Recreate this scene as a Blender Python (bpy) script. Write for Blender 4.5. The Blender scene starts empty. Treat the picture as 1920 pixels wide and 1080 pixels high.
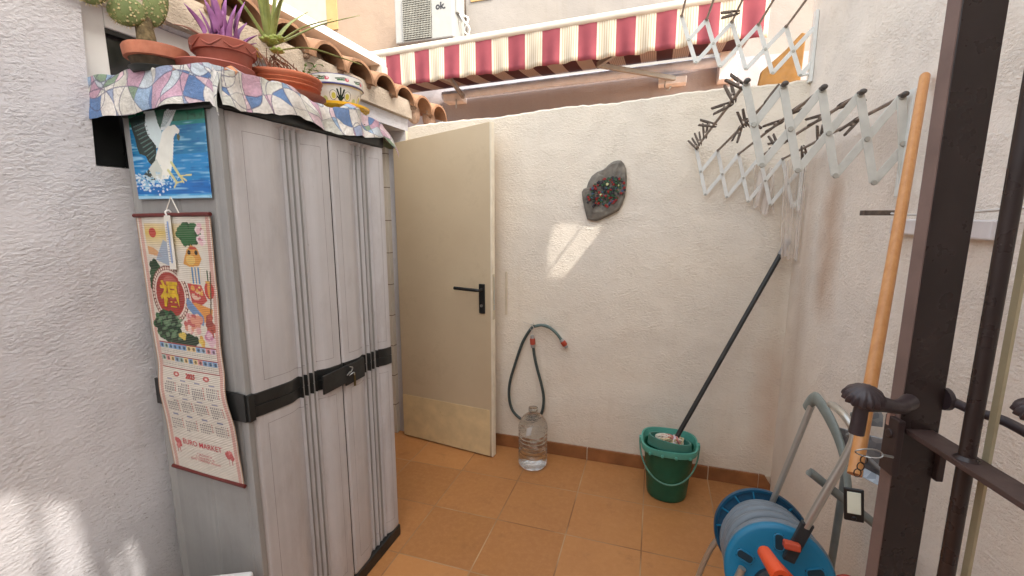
import bpy, bmesh, math, random
import numpy as np
from mathutils import Vector, Matrix, Quaternion
random.seed(7); rng = np.random.default_rng(5)
R = math.radians
scene = bpy.context.scene
COL = scene.collection
def V(*a): return Vector(a)
# ------------------------------------------------------------------ objects
BASE = {}
def tag(o, label=None, cat=None, group=None, kind=None):
    if label: o['label'] = label
    if cat: o['category'] = cat
    if group: o['group'] = group
    if kind: o['kind'] = kind
    return o
def thing(name, label, cat, loc=(0,0,0), group=None):
    o = bpy.data.objects.new(name, None); COL.objects.link(o)
    o.empty_display_size = .05
    o.location = loc; BASE[o.name] = Vector(loc)
    return tag(o, label, cat, group)
class MB:
    def __init__(s): s.v=[]; s.f=[]; s.uv=None; s.cut=[]
    def add(s, vs, fs):
        n=len(s.v); s.cut.append((n,len(s.f))); s.v += [tuple(v) for v in vs]; s.f += [tuple(i+n for i in f) for f in fs]; return s
    def box(s, c, size, rz=0, mat=None):
        hx,hy,hz=[a/2 for a in size]; c=Vector(c)
        m = mat if mat is not None else Matrix.Rotation(rz,3,'Z')
        vs=[c+m@V(x,y,z) for x in(-hx,hx) for y in(-hy,hy) for z in(-hz,hz)]
        return s.add(vs,[(0,1,3,2),(4,6,7,5),(0,4,5,1),(2,3,7,6),(0,2,6,4),(1,5,7,3)])
    def boxab(s,a,b):
        a=Vector(a);b=Vector(b); return s.box((a+b)/2,[abs(x) for x in (b-a)])
    def bar(s,a,b,w,t,up=(0,0,1)):      # flat bar from a to b, width w (in plane of up), thickness t
        a=Vector(a);b=Vector(b);d=(b-a); L=d.length; x=d.normalized(); n=Vector(up); n=(n-n.dot(x)*x).normalized(); y=n.cross(x)
        m=Matrix((x,y,n)).transposed()
        return s.box((a+b)/2,(L,t,w),mat=m)
    def tube(s, pts, r, n=10, cap=True, closed=False):
        P=[Vector(p) for p in pts]; N=len(P)
        rr = r if hasattr(r,'__len__') else [r]*N
        T=[]
        for i in range(N):
            if closed: t=P[(i+1)%N]-P[i-1]
            else: t=P[min(i+1,N-1)]-P[max(i-1,0)]
            T.append(t.normalized() if t.length>1e-9 else V(0,0,1))
        a=V(0,0,1) if abs(T[0].z)<.9 else V(1,0,0)
        u=(a-a.dot(T[0])*T[0]).normalized(); vs=[];fs=[]
        for i in range(N):
            u=(u-u.dot(T[i])*T[i]).normalized(); w=T[i].cross(u)
            for k in range(n):
                an=2*math.pi*k/n; vs.append(P[i]+rr[i]*(math.cos(an)*u+math.sin(an)*w))
        M=N if closed else N-1
        for i in range(M):
            j=(i+1)%N
            for k in range(n): fs.append((i*n+k,i*n+(k+1)%n,j*n+(k+1)%n,j*n+k))
        if cap and not closed: fs.append(tuple(range(n-1,-1,-1))); fs.append(tuple((N-1)*n+k for k in range(n)))
        return s.add(vs,fs)
    def lathe(s, prof, c=(0,0,0), n=32, sx=1, sy=1, rot=None):
        c=Vector(c); vs=[];fs=[]
        for r,z in prof:
            for k in range(n):
                a=2*math.pi*k/n; p=V(r*math.cos(a)*sx,r*math.sin(a)*sy,z)
                vs.append(c+(rot@p if rot is not None else p))
        for i in range(len(prof)-1):
            for k in range(n): fs.append((i*n+k,i*n+(k+1)%n,(i+1)*n+(k+1)%n,(i+1)*n+k))
        if prof[0][0]>1e-6: fs.append(tuple(range(n-1,-1,-1)))
        if prof[-1][0]>1e-6: fs.append(tuple((len(prof)-1)*n+k for k in range(n)))
        return s.add(vs,fs)
    def ell(s,c,r,rot=None,nu=16,nv=10):
        prof=[(math.sin(math.pi*i/nv),-math.cos(math.pi*i/nv)) for i in range(nv+1)]
        c=Vector(c); vs=[];fs=[]
        for a,z in prof:
            for k in range(nu):
                t=2*math.pi*k/nu; p=V(a*math.cos(t)*r[0],a*math.sin(t)*r[1],z*r[2]); vs.append(c+(rot@p if rot is not None else p))
        for i in range(nv):
            for k in range(nu): fs.append((i*nu+k,i*nu+(k+1)%nu,(i+1)*nu+(k+1)%nu,(i+1)*nu+k))
        return s.add(vs,fs)
    def grid(s,fn,nu,nv):
        vs=[fn(i/nu,j/nv) for j in range(nv+1) for i in range(nu+1)]
        fs=[(j*(nu+1)+i,j*(nu+1)+i+1,(j+1)*(nu+1)+i+1,(j+1)*(nu+1)+i) for j in range(nv) for i in range(nu)]
        s.uv=[(i/nu,j/nv) for j in range(nv+1) for i in range(nu+1)]
        return s.add(vs,fs)
    def build_each(s,name,mat,parent=None,group=1,**k):
        cs=s.cut[::group]+[(len(s.v),len(s.f))]; out=[]
        for (v0,f0),(v1,f1) in zip(cs[:-1],cs[1:]):
            m=MB(); m.v=s.v[v0:v1]; m.f=[tuple(i-v0 for i in f) for f in s.f[f0:f1]]; out.append(m.build(name,mat,parent,**k))
        return out
    def build(s,name,mat,parent=None,smooth=False,bevel=0,solid=0,weld=True,cols=None,segs=2,**tags):
        me=bpy.data.meshes.new(name)
        b=BASE.get(parent.name,V(0,0,0)) if parent else V(0,0,0)
        me.from_pydata([tuple(Vector(v)-b) for v in s.v],[],s.f)
        if s.uv and len(s.uv)==len(s.v):
            ul=me.uv_layers.new(name='UVMap')
            for l in me.loops: ul.data[l.index].uv=s.uv[l.vertex_index]
        if cols is not None:
            ca=me.color_attributes.new('Col','FLOAT_COLOR','POINT')
            ca.data.foreach_set('color',np.asarray(cols,dtype=np.float32).ravel())
        if weld and cols is None and not s.uv:
            bm=bmesh.new(); bm.from_mesh(me); bmesh.ops.remove_doubles(bm,verts=bm.verts,dist=1e-5)
            bmesh.ops.recalc_face_normals(bm,faces=bm.faces); bm.to_mesh(me); bm.free()
        me.materials.append(mat)
        o=bpy.data.objects.new(name,me); COL.objects.link(o)
        if parent: o.parent=parent
        BASE[o.name]=b
        if smooth:
            me.shade_smooth() if hasattr(me,'shade_smooth') else None
            try: me.set_sharp_from_angle(angle=R(45))
            except Exception: pass
        if solid: m=o.modifiers.new('s','SOLIDIFY'); m.thickness=solid; m.offset=0
        if bevel: m=o.modifiers.new('b','BEVEL'); m.width=bevel; m.segments=segs; m.limit_method='ANGLE'; m.angle_limit=R(35)
        if tags: tag(o,**tags)
        return o
def bez(pts,n=8):     # catmull-rom
    P=[Vector(p) for p in pts]; P=[2*P[0]-P[1]]+P+[2*P[-1]-P[-2]]; out=[]
    for i in range(1,len(P)-2):
        for k in range(n):
            t=k/n; a,b,c,d=P[i-1],P[i],P[i+1],P[i+2]
            out.append(.5*((2*b)+(-a+c)*t+(2*a-5*b+4*c-d)*t*t+(-a+3*b-3*c+d)*t**3))
    out.append(P[-2]); return out
# ------------------------------------------------------------------ materials
def lin(c): return tuple(((x/255)/12.92 if x/255<=.04045 else ((x/255+.055)/1.055)**2.4) for x in c)
class NT:
    def __init__(s,name):
        s.m=bpy.data.materials.new(name); s.m.use_nodes=True; s.t=s.m.node_tree; s.n=s.t.nodes
        s.b=s.n['Principled BSDF']; s.out=s.n['Material Output']
    def new(s,typ,**kw):
        n=s.n.new(typ)
        for k,v in kw.items():
            if hasattr(n,k): setattr(n,k,v)
            else: n.inputs[k.replace('_',' ')].default_value=v
        return n
    def link(s,a,b): s.t.links.new(a,b)
    def coords(s,kind='Object',scale=(1,1,1),rot=(0,0,0)):
        tc=s.new('ShaderNodeTexCoord'); mp=s.new('ShaderNodeMapping'); mp.inputs['Scale'].default_value=scale; mp.inputs['Rotation'].default_value=rot
        s.link(tc.outputs[kind],mp.inputs['Vector']); return mp.outputs[0]
    def noise(s,vec,scale,detail=4,rough=.55,dist=0):
        n=s.new('ShaderNodeTexNoise'); n.inputs['Scale'].default_value=scale; n.inputs['Detail'].default_value=detail; n.inputs['Roughness'].default_value=rough; n.inputs['Distortion'].default_value=dist
        s.link(vec,n.inputs['Vector']); return n.outputs['Fac']
    def ramp(s,fac,stops,interp='LINEAR'):
        r=s.new('ShaderNodeValToRGB'); r.color_ramp.interpolation=interp; e=r.color_ramp.elements
        while len(e)<len(stops): e.new(.5)
        for i,(p,c) in enumerate(stops):
            e[i].position=p; e[i].color=(*c,1) if hasattr(c,'__len__') else (c,c,c,1)
        s.link(fac,r.inputs[0]); return r.outputs[0]
    def mix(s,fac,a,b,mode='MIX'):
        m=s.new('ShaderNodeMix',data_type='RGBA',blend_type=mode)
        for k,v in ((0,fac),(6,a),(7,b)):
            if hasattr(v,'links') or hasattr(v,'is_linked'): s.link(v,m.inputs[k])
            elif k==0: m.inputs[0].default_value=v
            else: m.inputs[k].default_value=(*v,1)
        return m.outputs[2]
    def math(s,op,a,b=None,c=None):
        m=s.new('ShaderNodeMath',operation=op)
        for i,v in enumerate((a,b,c)):
            if v is None: continue
            if hasattr(v,'is_linked'): s.link(v,m.inputs[i])
            else: m.inputs[i].default_value=v
        return m.outputs[0]
    def bump(s,h,strength=.5,dist=.002,normal=None):
        b=s.new('ShaderNodeBump'); b.inputs['Strength'].default_value=strength; b.inputs['Distance'].default_value=dist
        s.link(h,b.inputs['Height'])
        if normal is not None: s.link(normal,b.inputs['Normal'])
        return b.outputs[0]
    def fin(s,color=None,rough=None,normal=None,metal=0,spec=.5):
        for k,v in (('Base Color',color),('Roughness',rough),('Normal',normal)):
            if v is None: continue
            if hasattr(v,'is_linked'): s.link(v,s.b.inputs[k])
            elif k=='Base Color': s.b.inputs[k].default_value=(*v,1)
            else: s.b.inputs[k].default_value=v
        s.b.inputs['Metallic'].default_value=metal; s.b.inputs['Specular IOR Level'].default_value=spec
        return s.m
MC={}
def pm(name,c,rough=.5,var=.12,vs=12,metal=0,spec=.5,bump=0,bs=60,dirt=None,dirtamt=.5,dirtscale=6,bdist=.002):
    """procedural paint/plastic/metal: base colour with mottling, optional dirt and bump"""
    if name in MC: return MC[name]
    n=NT(name); co=n.coords(); l=lin(c)
    f=n.noise(co,vs,5); d=tuple(x*(1-var*1.6) for x in l); u=tuple(min(1,x*(1+var)) for x in l)
    col=n.ramp(f,[(.3,d),(.7,u)])
    if dirt:
        g=n.noise(co,dirtscale,8,.7); gm=n.ramp(g,[(.62-.25*dirtamt,0),(.8-.1*dirtamt,1)])
        gm=n.math('MULTIPLY',gm,dirtamt); col=n.mix(gm,col,lin(dirt))
    rf=n.noise(co,vs*2.3,3); rr=n.ramp(rf,[(.3,max(.03,rough-(.08 if metal<.3 else .02))),(.7,min(1,rough+(.1 if metal<.3 else .03)))])
    nm=n.bump(n.noise(co,bs,6),bump,bdist) if bump else None
    MC[name]=n.fin(col,rr,nm,metal,spec); return MC[name]
def stucco(name,base,stain=None,stainbox=None,freck=0,rotz=0,axis='x',strength=.8):
    n=NT(name); tc=n.new('ShaderNodeTexCoord'); pos=tc.outputs['Object']
    mp=n.new('ShaderNodeMapping'); n.link(pos,mp.inputs[0]); mp.inputs['Scale'].default_value=(1,1,1.9) 
    mp.inputs['Rotation'].default_value=(.25,.25,0)
    v=mp.outputs[0]
    h1=n.noise(v,75,5,.62,.4); h2=n.noise(v,190,3,.6); h3=n.noise(pos,9,4,.5); h4=n.noise(pos,3.2,2,.5)
    m=n.math('MULTIPLY',n.ramp(h1,[(.35,0),(.68,1)]),.75); m=n.math('ADD',m,n.math('MULTIPLY',h2,.25))
    amp=n.ramp(h3,[(.34,.22),(.64,1)]); m=n.math('MULTIPLY',m,amp)
    tw=n.noise(n.coords(scale=(1,1,2.2),rot=(.4,.3,.2)),13,5,.6,1.5); nb=n.bump(h4,.5,.03); nb=n.bump(tw,.16,.012,nb); nb=n.bump(m,strength,.0050,nb)
    b=lin(base); col=n.ramp(n.noise(pos,2.2,5,.6),[(.3,tuple(x*.9 for x in b)),(.7,tuple(min(1,x*1.05) for x in b))])
    warm=n.ramp(n.noise(pos,1.1,3),[(.4,0),(.68,.5)]); col=n.mix(warm,col,tuple(b[i]*k for i,k in enumerate((.98,.93,.84))))
    cav=n.ramp(h1,[(.28,.35),(.42,0)]); col=n.mix(cav,col,tuple(b[i]*k for i,k in enumerate((.72,.66,.58))))
    if freck:
        fr=n.ramp(n.noise(v,60,4,.75),[(.60,0),(.68,1)]); reg=n.ramp(n.noise(pos,2.6,3),[(.45,0),(.62,1)])
        k=n.math('MULTIPLY',n.math('MULTIPLY',fr,reg),freck); col=n.mix(k,col,lin((96,82,68)))
    for (ax,c0,wid,z0,z1,sc,amt) in (stainbox or []):
        sep=n.new('ShaderNodeSeparateXYZ'); n.link(pos,sep.inputs[0])
        wob=n.math('MULTIPLY',n.math('SUBTRACT',n.noise(pos,5,3),.5),.14)
        a=n.math('ABSOLUTE',n.math('ADD',n.math('SUBTRACT',sep.outputs[ax],c0),wob))
        mk=n.math('SUBTRACT',1,n.math('MINIMUM',n.math('DIVIDE',a,wid),1))
        zc=n.math('ABSOLUTE',n.math('SUBTRACT',sep.outputs[2],(z0+z1)/2)); mz=n.math('SUBTRACT',1,n.math('MINIMUM',n.math('DIVIDE',zc,(z1-z0)/2),1))
        k=n.math('MULTIPLY',n.math('MULTIPLY',mk,n.math('MINIMUM',n.math('MULTIPLY',mz,2.2),1)),amt)
        col=n.mix(k,col,lin(sc))
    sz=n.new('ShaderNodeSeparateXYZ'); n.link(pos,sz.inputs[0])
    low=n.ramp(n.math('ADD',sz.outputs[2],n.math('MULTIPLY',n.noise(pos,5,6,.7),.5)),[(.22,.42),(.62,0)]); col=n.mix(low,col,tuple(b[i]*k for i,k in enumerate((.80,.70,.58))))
    ms=n.new('ShaderNodeMapping'); n.link(pos,ms.inputs[0]); ms.inputs['Scale'].default_value=(1,1,.10)
    stk=n.ramp(n.noise(ms.outputs[0],16,5,.6),[(.56,0),(.75,.28)]); col=n.mix(stk,col,tuple(b[i]*k for i,k in enumerate((.80,.75,.68))))
    return n.fin(col,.93,nb,0,.15)
def attr_mat(name,rough=.6,spec=.3,bumpf=None,mul=None):
    n=NT(name); a=n.new('ShaderNodeVertexColor'); a.layer_name='Col'; col=a.outputs['Color']; nm=None
    if bumpf: nm=bumpf(n)
    g=n.ramp(n.noise(n.coords(),30,5),[(.3,.88),(.7,1)]); col=n.mix(1,col,g,'MULTIPLY')
    return n.fin(col,rough,nm,0,spec)
# ------------------------------------------------------------------ raster canvas
class Canvas:
    def __init__(s,w,h,c):
        s.w,s.h=w,h; s.a=np.zeros((h,w,3))+np.array(lin(c)); Y,X=np.mgrid[0:h,0:w]; s.X=(X+.5)/w; s.Y=(Y+.5)/h
    def put(s,m,c,k=1):
        c=np.array(lin(c)); m=(m*k)[...,None] if m.dtype!=bool else (m.astype(float)*k)[...,None]; s.a=s.a*(1-m)+c*m
    def rect(s,x0,y0,x1,y1,c,k=1): s.put((s.X>=x0)&(s.X<x1)&(s.Y>=y0)&(s.Y<y1),c,k)
    def ell(s,x,y,rx,ry,c,k=1,inner=0):
        d=((s.X-x)/rx)**2+((s.Y-y)/ry)**2; s.put((d<1)&(d>=inner),c,k)
    def poly(s,P,c,k=1):
        ins=np.zeros_like(s.X,bool); n=len(P)
        for i in range(n):
            x0,y0=P[i]; x1,y1=P[(i+1)%n]
            if y0==y1: continue
            t=((y0>s.Y)!=(y1>s.Y))&(s.X<(x1-x0)*(s.Y-y0)/(y1-y0)+x0); ins^=t
        s.put(ins,c,k)
    def line(s,x0,y0,x1,y1,w,c,k=1,asp=1.0):
        dx,dy=(x1-x0),(y1-y0)*asp; L=dx*dx+dy*dy+1e-12; px,py=s.X-x0,(s.Y-y0)*asp
        t=np.clip((px*dx+py*dy)/L,0,1); s.put((px-t*dx)**2+(py-t*dy)**2<w*w,c,k)
    def blobs(s,x,y,rx,ry,n,r,cols,asp=.4,k=1):
        for i in range(n):
            a=random.random()*6.283; q=math.sqrt(random.random()); rr=r*random.uniform(.6,1.3)
            s.ell(x+q*rx*math.cos(a),y+q*ry*math.sin(a),rr,rr*asp,random.choice(cols),k)
    def cols(s): # per grid vertex (w x h), row 0 first
        o=np.ones((s.h,s.w,4)); o[...,:3]=s.a; return o.reshape(-1,4)
def canvas_mesh(cv,fn):
    m=MB(); m.grid(fn,cv.w-1,cv.h-1); return m
def text_mesh(body,size,fn,mat,name,parent,bold=0,align='CENTER',z=.0,**tags):
    cu=bpy.data.curves.new('t','FONT'); cu.body=body; cu.size=size; cu.align_x=align; cu.align_y='CENTER'; cu.offset=bold; cu.resolution_u=3
    to=bpy.data.objects.new('t',cu); COL.objects.link(to); bpy.context.view_layer.update()
    dg=bpy.context.evaluated_depsgraph_get(); me=bpy.data.meshes.new_from_object(to.evaluated_get(dg))
    m=MB(); m.add([fn(v.co.x,v.co.y) for v in me.vertices],[tuple(p.vertices) for p in me.polygons])
    bpy.data.objects.remove(to); bpy.data.curves.remove(cu); bpy.data.meshes.remove(me)
    if not m.v: return None
    return m.build(name,mat,parent,weld=False,**tags)
def sheet_holes(outer,holes,fn,thick,name,mat,parent=None,**tags):
    cu=bpy.data.curves.new('c','CURVE'); cu.dimensions='2D'; cu.fill_mode='BOTH'
    for P in [outer]+holes:
        sp=cu.splines.new('POLY'); sp.points.add(len(P)-1)
        for i,(x,y) in enumerate(P): sp.points[i].co=(x,y,0,1)
        sp.use_cyclic_u=True
    cu.extrude=thick/2
    to=bpy.data.objects.new('c',cu); COL.objects.link(to); bpy.context.view_layer.update()
    dg=bpy.context.evaluated_depsgraph_get(); me=bpy.data.meshes.new_from_object(to.evaluated_get(dg))
    m=MB(); m.add([fn(*v.co) for v in me.vertices],[tuple(p.vertices) for p in me.polygons])
    bpy.data.objects.remove(to); bpy.data.curves.remove(cu); bpy.data.meshes.remove(me)
    return m.build(name,mat,parent,**tags)
# ------------------------------------------------------------------ camera, world, sun
H=1.426
cd=bpy.data.cameras.new('camera'); cam=bpy.data.objects.new('camera',cd); COL.objects.link(cam); scene.camera=cam
cd.sensor_width=36; cd.lens=36*834.3/1920; cd.clip_start=.02; cd.clip_end=500
pt,rl,yw=R(9.15),R(.05),R(17.71)
fw=V(-math.sin(yw)*math.cos(pt),math.cos(yw)*math.cos(pt),-math.sin(pt)); rt=V(math.cos(yw),math.sin(yw),0); up=rt.cross(fw)
r2=rt*math.cos(rl)+up*math.sin(rl); u2=-rt*math.sin(rl)+up*math.cos(rl)
mw=Matrix((r2,u2,-fw)).transposed().to_4x4(); mw.translation=V(0,0,H); cam.matrix_world=mw
S=V(.62,-.35,.70).normalized()
sd=bpy.data.lights.new('sun','SUN'); so=bpy.data.objects.new('sun',sd); COL.objects.link(so)
so.rotation_euler=S.to_track_quat('Z','Y').to_euler(); sd.energy=3.8; sd.angle=R(.65); sd.color=(1,.93,.84)
w=bpy.data.worlds.new('World'); scene.world=w; w.use_nodes=True; wn=w.node_tree
bg=wn.nodes['Background']; sk=wn.nodes.new('ShaderNodeTexSky'); sk.sky_type='NISHITA'; sk.sun_disc=False
sk.sun_elevation=math.asin(S.z); sk.sun_rotation=math.atan2(S.x,S.y); sk.dust_density=3; sk.ozone_density=1.0
hz=wn.nodes.new('ShaderNodeMix'); hz.data_type='RGBA'; hz.blend_type='MULTIPLY'; hz.inputs[0].default_value=1; hz.inputs[7].default_value=(1.02,1.0,.93,1)
hs_=wn.nodes.new('ShaderNodeHueSaturation'); hs_.inputs['Saturation'].default_value=.45
wn.links.new(sk.outputs[0],hs_.inputs['Color']); wn.links.new(hs_.outputs[0],hz.inputs[6]); wn.links.new(hz.outputs[2],bg.inputs[0]); bg.inputs[1].default_value=.775
scene.view_settings.view_transform='Standard'; scene.view_settings.look='None'; scene.view_settings.exposure=0
scene.cycles.max_bounces=12; scene.cycles.diffuse_bounces=8; scene.cycles.transparent_max_bounces=16
# ------------------------------------------------------------------ palette
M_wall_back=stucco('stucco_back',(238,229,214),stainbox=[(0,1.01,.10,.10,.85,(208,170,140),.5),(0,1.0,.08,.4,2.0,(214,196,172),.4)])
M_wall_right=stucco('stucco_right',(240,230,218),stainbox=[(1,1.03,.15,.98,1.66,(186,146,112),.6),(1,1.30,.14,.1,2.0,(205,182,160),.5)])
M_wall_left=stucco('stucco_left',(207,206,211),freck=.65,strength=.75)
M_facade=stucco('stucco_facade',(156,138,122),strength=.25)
M_terra=pm('terracotta',(172,104,78),.8,.18,20,bump=.3,bs=90,dirt=(214,170,140),dirtamt=.35)
M_white=pm('white_paint',(238,238,236),.45,.05,8,dirt=(190,185,175),dirtamt=.2)
M_black=pm('black_plastic',(30,32,32),.45,.2,10,dirt=(90,90,88),dirtamt=.25,bump=.15,bs=200)
M_alu=pm('aluminium',(190,192,190),.32,.1,30,metal=.9)
# floor
def floor_mat():
    n=NT('floor_tiles'); tc=n.new('ShaderNodeTexCoord'); mp=n.new('ShaderNodeMapping'); n.link(tc.outputs['Object'],mp.inputs[0])
    mp.inputs['Location'].default_value=(.980-.33*0,-2.136+.0,0)
    wob=n.new('ShaderNodeVectorMath',operation='ADD'); n.link(mp.outputs[0],wob.inputs[0]); wob.inputs[1].default_value=(33,33,0)
    br=n.new('ShaderNodeTexBrick'); br.offset=0; br.squash=1; n.link(wob.outputs[0],br.inputs['Vector'])
    br.inputs['Scale'].default_value=1; br.inputs['Brick Width'].default_value=.33; br.inputs['Row Height'].default_value=.33; br.inputs['Mortar Size'].default_value=.0032; br.inputs['Mortar Smooth'].default_value=.35; br.inputs['Bias'].default_value=-.1
    br.inputs['Color1'].default_value=(*lin((178,122,72)),1); br.inputs['Color2'].default_value=(*lin((196,138,84)),1)
    pos=tc.outputs['Object']; t=br.outputs['Color']
    tv=n.new('ShaderNodeTexWhiteNoise'); sn=n.new('ShaderNodeVectorMath',operation='SNAP'); sn.inputs[1].default_value=(.33,.33,10); n.link(wob.outputs[0],sn.inputs[0]); n.link(sn.outputs[0],tv.inputs[0]); t=n.mix(1,t,n.ramp(tv.outputs[0],[(0,.86),(1,1.08)]),'MULTIPLY')
    t=n.mix(n.ramp(n.noise(pos,3,5,.6),[(.35,0),(.7,.5)]),t,lin((168,112,66)))
    t=n.mix(n.ramp(n.noise(pos,40,6,.7),[(.45,0),(.75,.35)]),t,lin((205,150,98)))
    g=n.ramp(n.noise(pos,2.3,2),[(.40,lin((142,98,62))),(.62,lin((190,154,114)))])
    col=n.mix(br.outputs['Fac'],t,g)
    t3=n.ramp(n.noise(pos,9,8,.75),[(.56,0),(.72,.4)]); col=n.mix(t3,col,lin((132,88,54)))
    rr=n.ramp(n.noise(pos,6,5),[(.3,.30),(.7,.6)])
    h=n.math('SUBTRACT',n.math('MULTIPLY',n.noise(pos,25,5),.3),br.outputs['Fac'])
    return n.fin(col,rr,n.bump(h,.5,.0015),0,.4)
# grid origin: columns at x=-.98+k*.33, rows y=2.136-k*.33 ; brick lines at multiples of .33 in shifted coords
fl=MB().boxab((-8,-6,-.05),(8,12,0)); fl.build('floor',floor_mat(),None,kind='structure')
# ------------------------------------------------------------------ back wall
def topz(x): return 1.956+(x+1.542)*(.097/2.206)
bwall=thing('garden_wall','rough white stucco back wall of the patio with brown tile skirting','wall',(-.4,2.477,0))
m=MB(); xs=[-1.9+i*.03 for i in range(int(2.60/.03)+1)]
vs=[];
for x in xs:
    jag=random.uniform(-.0035,.0035)+.004*math.sin(x*9)
    z=topz(x)+jag
    vs+=[(x,2.477,0),(x,2.477,z-.008),(x,2.484,z),(x,2.62,z),(x,2.62,0)]
fs=[]
for i in range(len(xs)-1):
    for k in range(4): fs.append((i*5+k,(i+1)*5+k,(i+1)*5+k+1,i*5+k+1))
m.add(vs,fs).build('masonry',M_wall_back,bwall)
M_skirt=pm('skirting_tile',(150,98,58),.5,.2,9,dirt=(110,70,42),dirtamt=.4,bump=.2,bs=60)
m=MB()
for k in range(-3,6):
    x0=-.32+.33*k+.0025; x1=-.32+.33*(k+1)-.0025
    x0=max(x0,-1.55); x1=min(x1,.585)
    if x1-x0<.01: continue
    m.boxab((x0,2.463,0),(x1,2.4765,.076))
m.add([(.587,2.463,0),(.644,2.463,0),(.644,2.4765,0),(.587,2.4765,0),(.587,2.463,.076),(.615,2.463,.074),(.644,2.463,.03),(.587,2.4765,.076),(.615,2.4765,.074),(.644,2.4765,.03)],
      [(0,1,6,5,4),(4,5,8,7),(5,6,9,8)])
m.build('skirting',M_skirt,bwall,bevel=.0015)
MB().boxab((-1.55,2.4655,0),(.64,2.4760,.070)).build('grout',pm('grout',(196,176,150),.9,.1),bwall)
# ------------------------------------------------------------------ right wall (tall neighbour wall) with unseen added holes and height that shape the sun patches
def hole_left(P): # patches on left wall x=-1.45 given (y,z) -> plane x=.66
    t=(.649+1.45)/S.x; return [(y+S.y*t,z+S.z*t) for y,z in P]
def hole_back(P): # patches on back wall y=2.477 (x,z)
    o=[]
    for x,z in P:
        t=(.649-x)/S.x; o.append((2.477+S.y*t,z+S.z*t))
    return o
holes=[hole_left([(.30,.84),(.50,.80),(.585,.755),(.60,.62),(.572,.46),(.56,.25),(.30,.25)]),
       hole_left([(.610,.735),(.63,.702),(.648,.688),(.668,.690),(.680,.58),(.692,.40),(.70,.25),(.612,.25),(.608,.5)]),
       hole_left([(.772,.472),(.800,.466),(.812,.34),(.81,.25),(.782,.25)]),
       hole_left([(.735,.462),(.752,.455),(.764,.34),(.77,.25),(.752,.25)]),
       hole_back([(-.575,1.085),(-.475,1.085),(-.262,1.372),(-.36,1.40),(-.566,1.120)]),
       hole_back([(-.577,1.114),(-.372,1.392),(-.55,1.38),(-.58,1.25)])]
rwall=thing('neighbour_wall','tall rough white stucco wall along the right side of the patio','wall',(.66,1,0))
sheet_holes([(-2.2,0),(2.55,0),(2.55,4.4),(-2.2,4.4)],holes,lambda a,b,c:V(.649+c,a,b),.008,'masonry',M_wall_right,rwall)
MB().boxab((.622,1.115,1.380),(.645,1.515,1.420)).build_each('ledge',pm('ledge_paint',(226,220,218),.8,.05,bump=.3,bs=80),rwall,bevel=.004)
# ------------------------------------------------------------------ house on the left
house=thing('house','white stucco house along the left with clay tiled eave, window and doorway','house',(-1.45,1.5,0))
XL=-1.45
def yz(x): return lambda a,b,c: V(x+c,a,b)
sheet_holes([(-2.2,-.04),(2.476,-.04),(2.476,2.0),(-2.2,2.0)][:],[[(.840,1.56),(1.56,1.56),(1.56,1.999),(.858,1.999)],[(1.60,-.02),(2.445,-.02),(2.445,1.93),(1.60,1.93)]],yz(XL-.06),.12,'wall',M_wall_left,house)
MB().boxab((-1.57,-2.2,2.001),(-1.42,2.475,2.098)).build('fascia',stucco('stucco_fascia',(196,182,166),strength=1.2),house)
M_frame=pm('window_frame_white',(232,232,230),.35,.05,6,dirt=(150,148,145),dirtamt=.2)
M_glass=NT('window_glass'); M_glass=M_glass.fin(M_glass.ramp(M_glass.noise(M_glass.coords(),9,3),[(.3,lin((36,38,42))),(.7,lin((66,66,68)))]),.12,None,0,.6)
win=MB().boxab((-1.53,.80,1.565),(-1.485,.928,1.998)).boxab((-1.53,.929,1.945),(-1.485,1.56,1.998)).boxab((-1.53,.929,1.565),(-1.485,1.56,1.60)).boxab((-1.525,1.03,1.601),(-1.485,1.105,1.944)).build('window',M_frame,house,bevel=.003)
MB().boxab((-1.52,.93,1.602),(-1.512,1.028,1.943)).boxab((-1.52,1.107,1.602),(-1.512,1.55,1.943)).build_each('pane',M_glass,win)
m=MB()
for a,b in ((.930,1.027),(1.107,1.55)):
    m.boxab((-1.511,a,1.932),(-1.49,b,1.944)).boxab((-1.511,b-.010,1.60),(-1.486,b+.002,1.931))
m.boxab((-1.50,.80,1.566),(-1.478,.93,1.73))
for k in range(4): m.boxab((-1.505+.012*k,.932,1.561+.001*k),(-1.500+.012*k,1.55,1.60+.004*k))
m.build('gasket',M_black,win)
MB().boxab((-1.57,.87,1.545),(-1.452,1.56,1.562)).build('sill',pm('dark_sill',(60,58,56),.5),house)
MB().boxab((-3,-2.12,0),(3,-2.0,2.3)).build('rear_shade_wall',M_wall_left,house)  # unseen wall added behind the camera to cut light from there
MB().boxab((-1.57,-1.999,2.42),(-1.10,.20,2.50)).build('overhead_shade_slab',M_wall_left,house)  # unseen slab added overhead to darken the near left side
# roof tiles
M_tile=pm('roof_clay',(158,118,88),.85,.25,14,bump=.5,bs=50,dirt=(96,80,66),dirtamt=.55,dirtscale=7,bdist=.004)
def tile(yc,zc):
    m=MB(); n=12; ro,ri=.1045,.090; L=.42
    def prof(r,sq=1): return [(yc-r*math.cos(math.pi*k/n),zc-.050+r*math.sin(math.pi*k/n)*.84) for k in range(n+1)]
    A=prof(ro);B=prof(ri)
    j=random.uniform(-.01,.01)
    for (x,dz) in ((-1.385+j,0),(-1.385+j-L,.11)):
        m.v += [(x,y+ (0 if x>-1.5 else .0),z+dz) for y,z in A]+[(x,y,z+dz) for y,z in B]
    q=n+1
    for k in range(n):
        m.f+= [(k,k+1,2*q+k+1,2*q+k),(q+k,3*q+k,3*q+k+1,q+k+1),(k,q+k,q+k+1,k+1)]
    m.f+=[(0,2*q,3*q,q),(n,q+n,3*q+n,2*q+n)]
    return m
roof=[]
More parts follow.
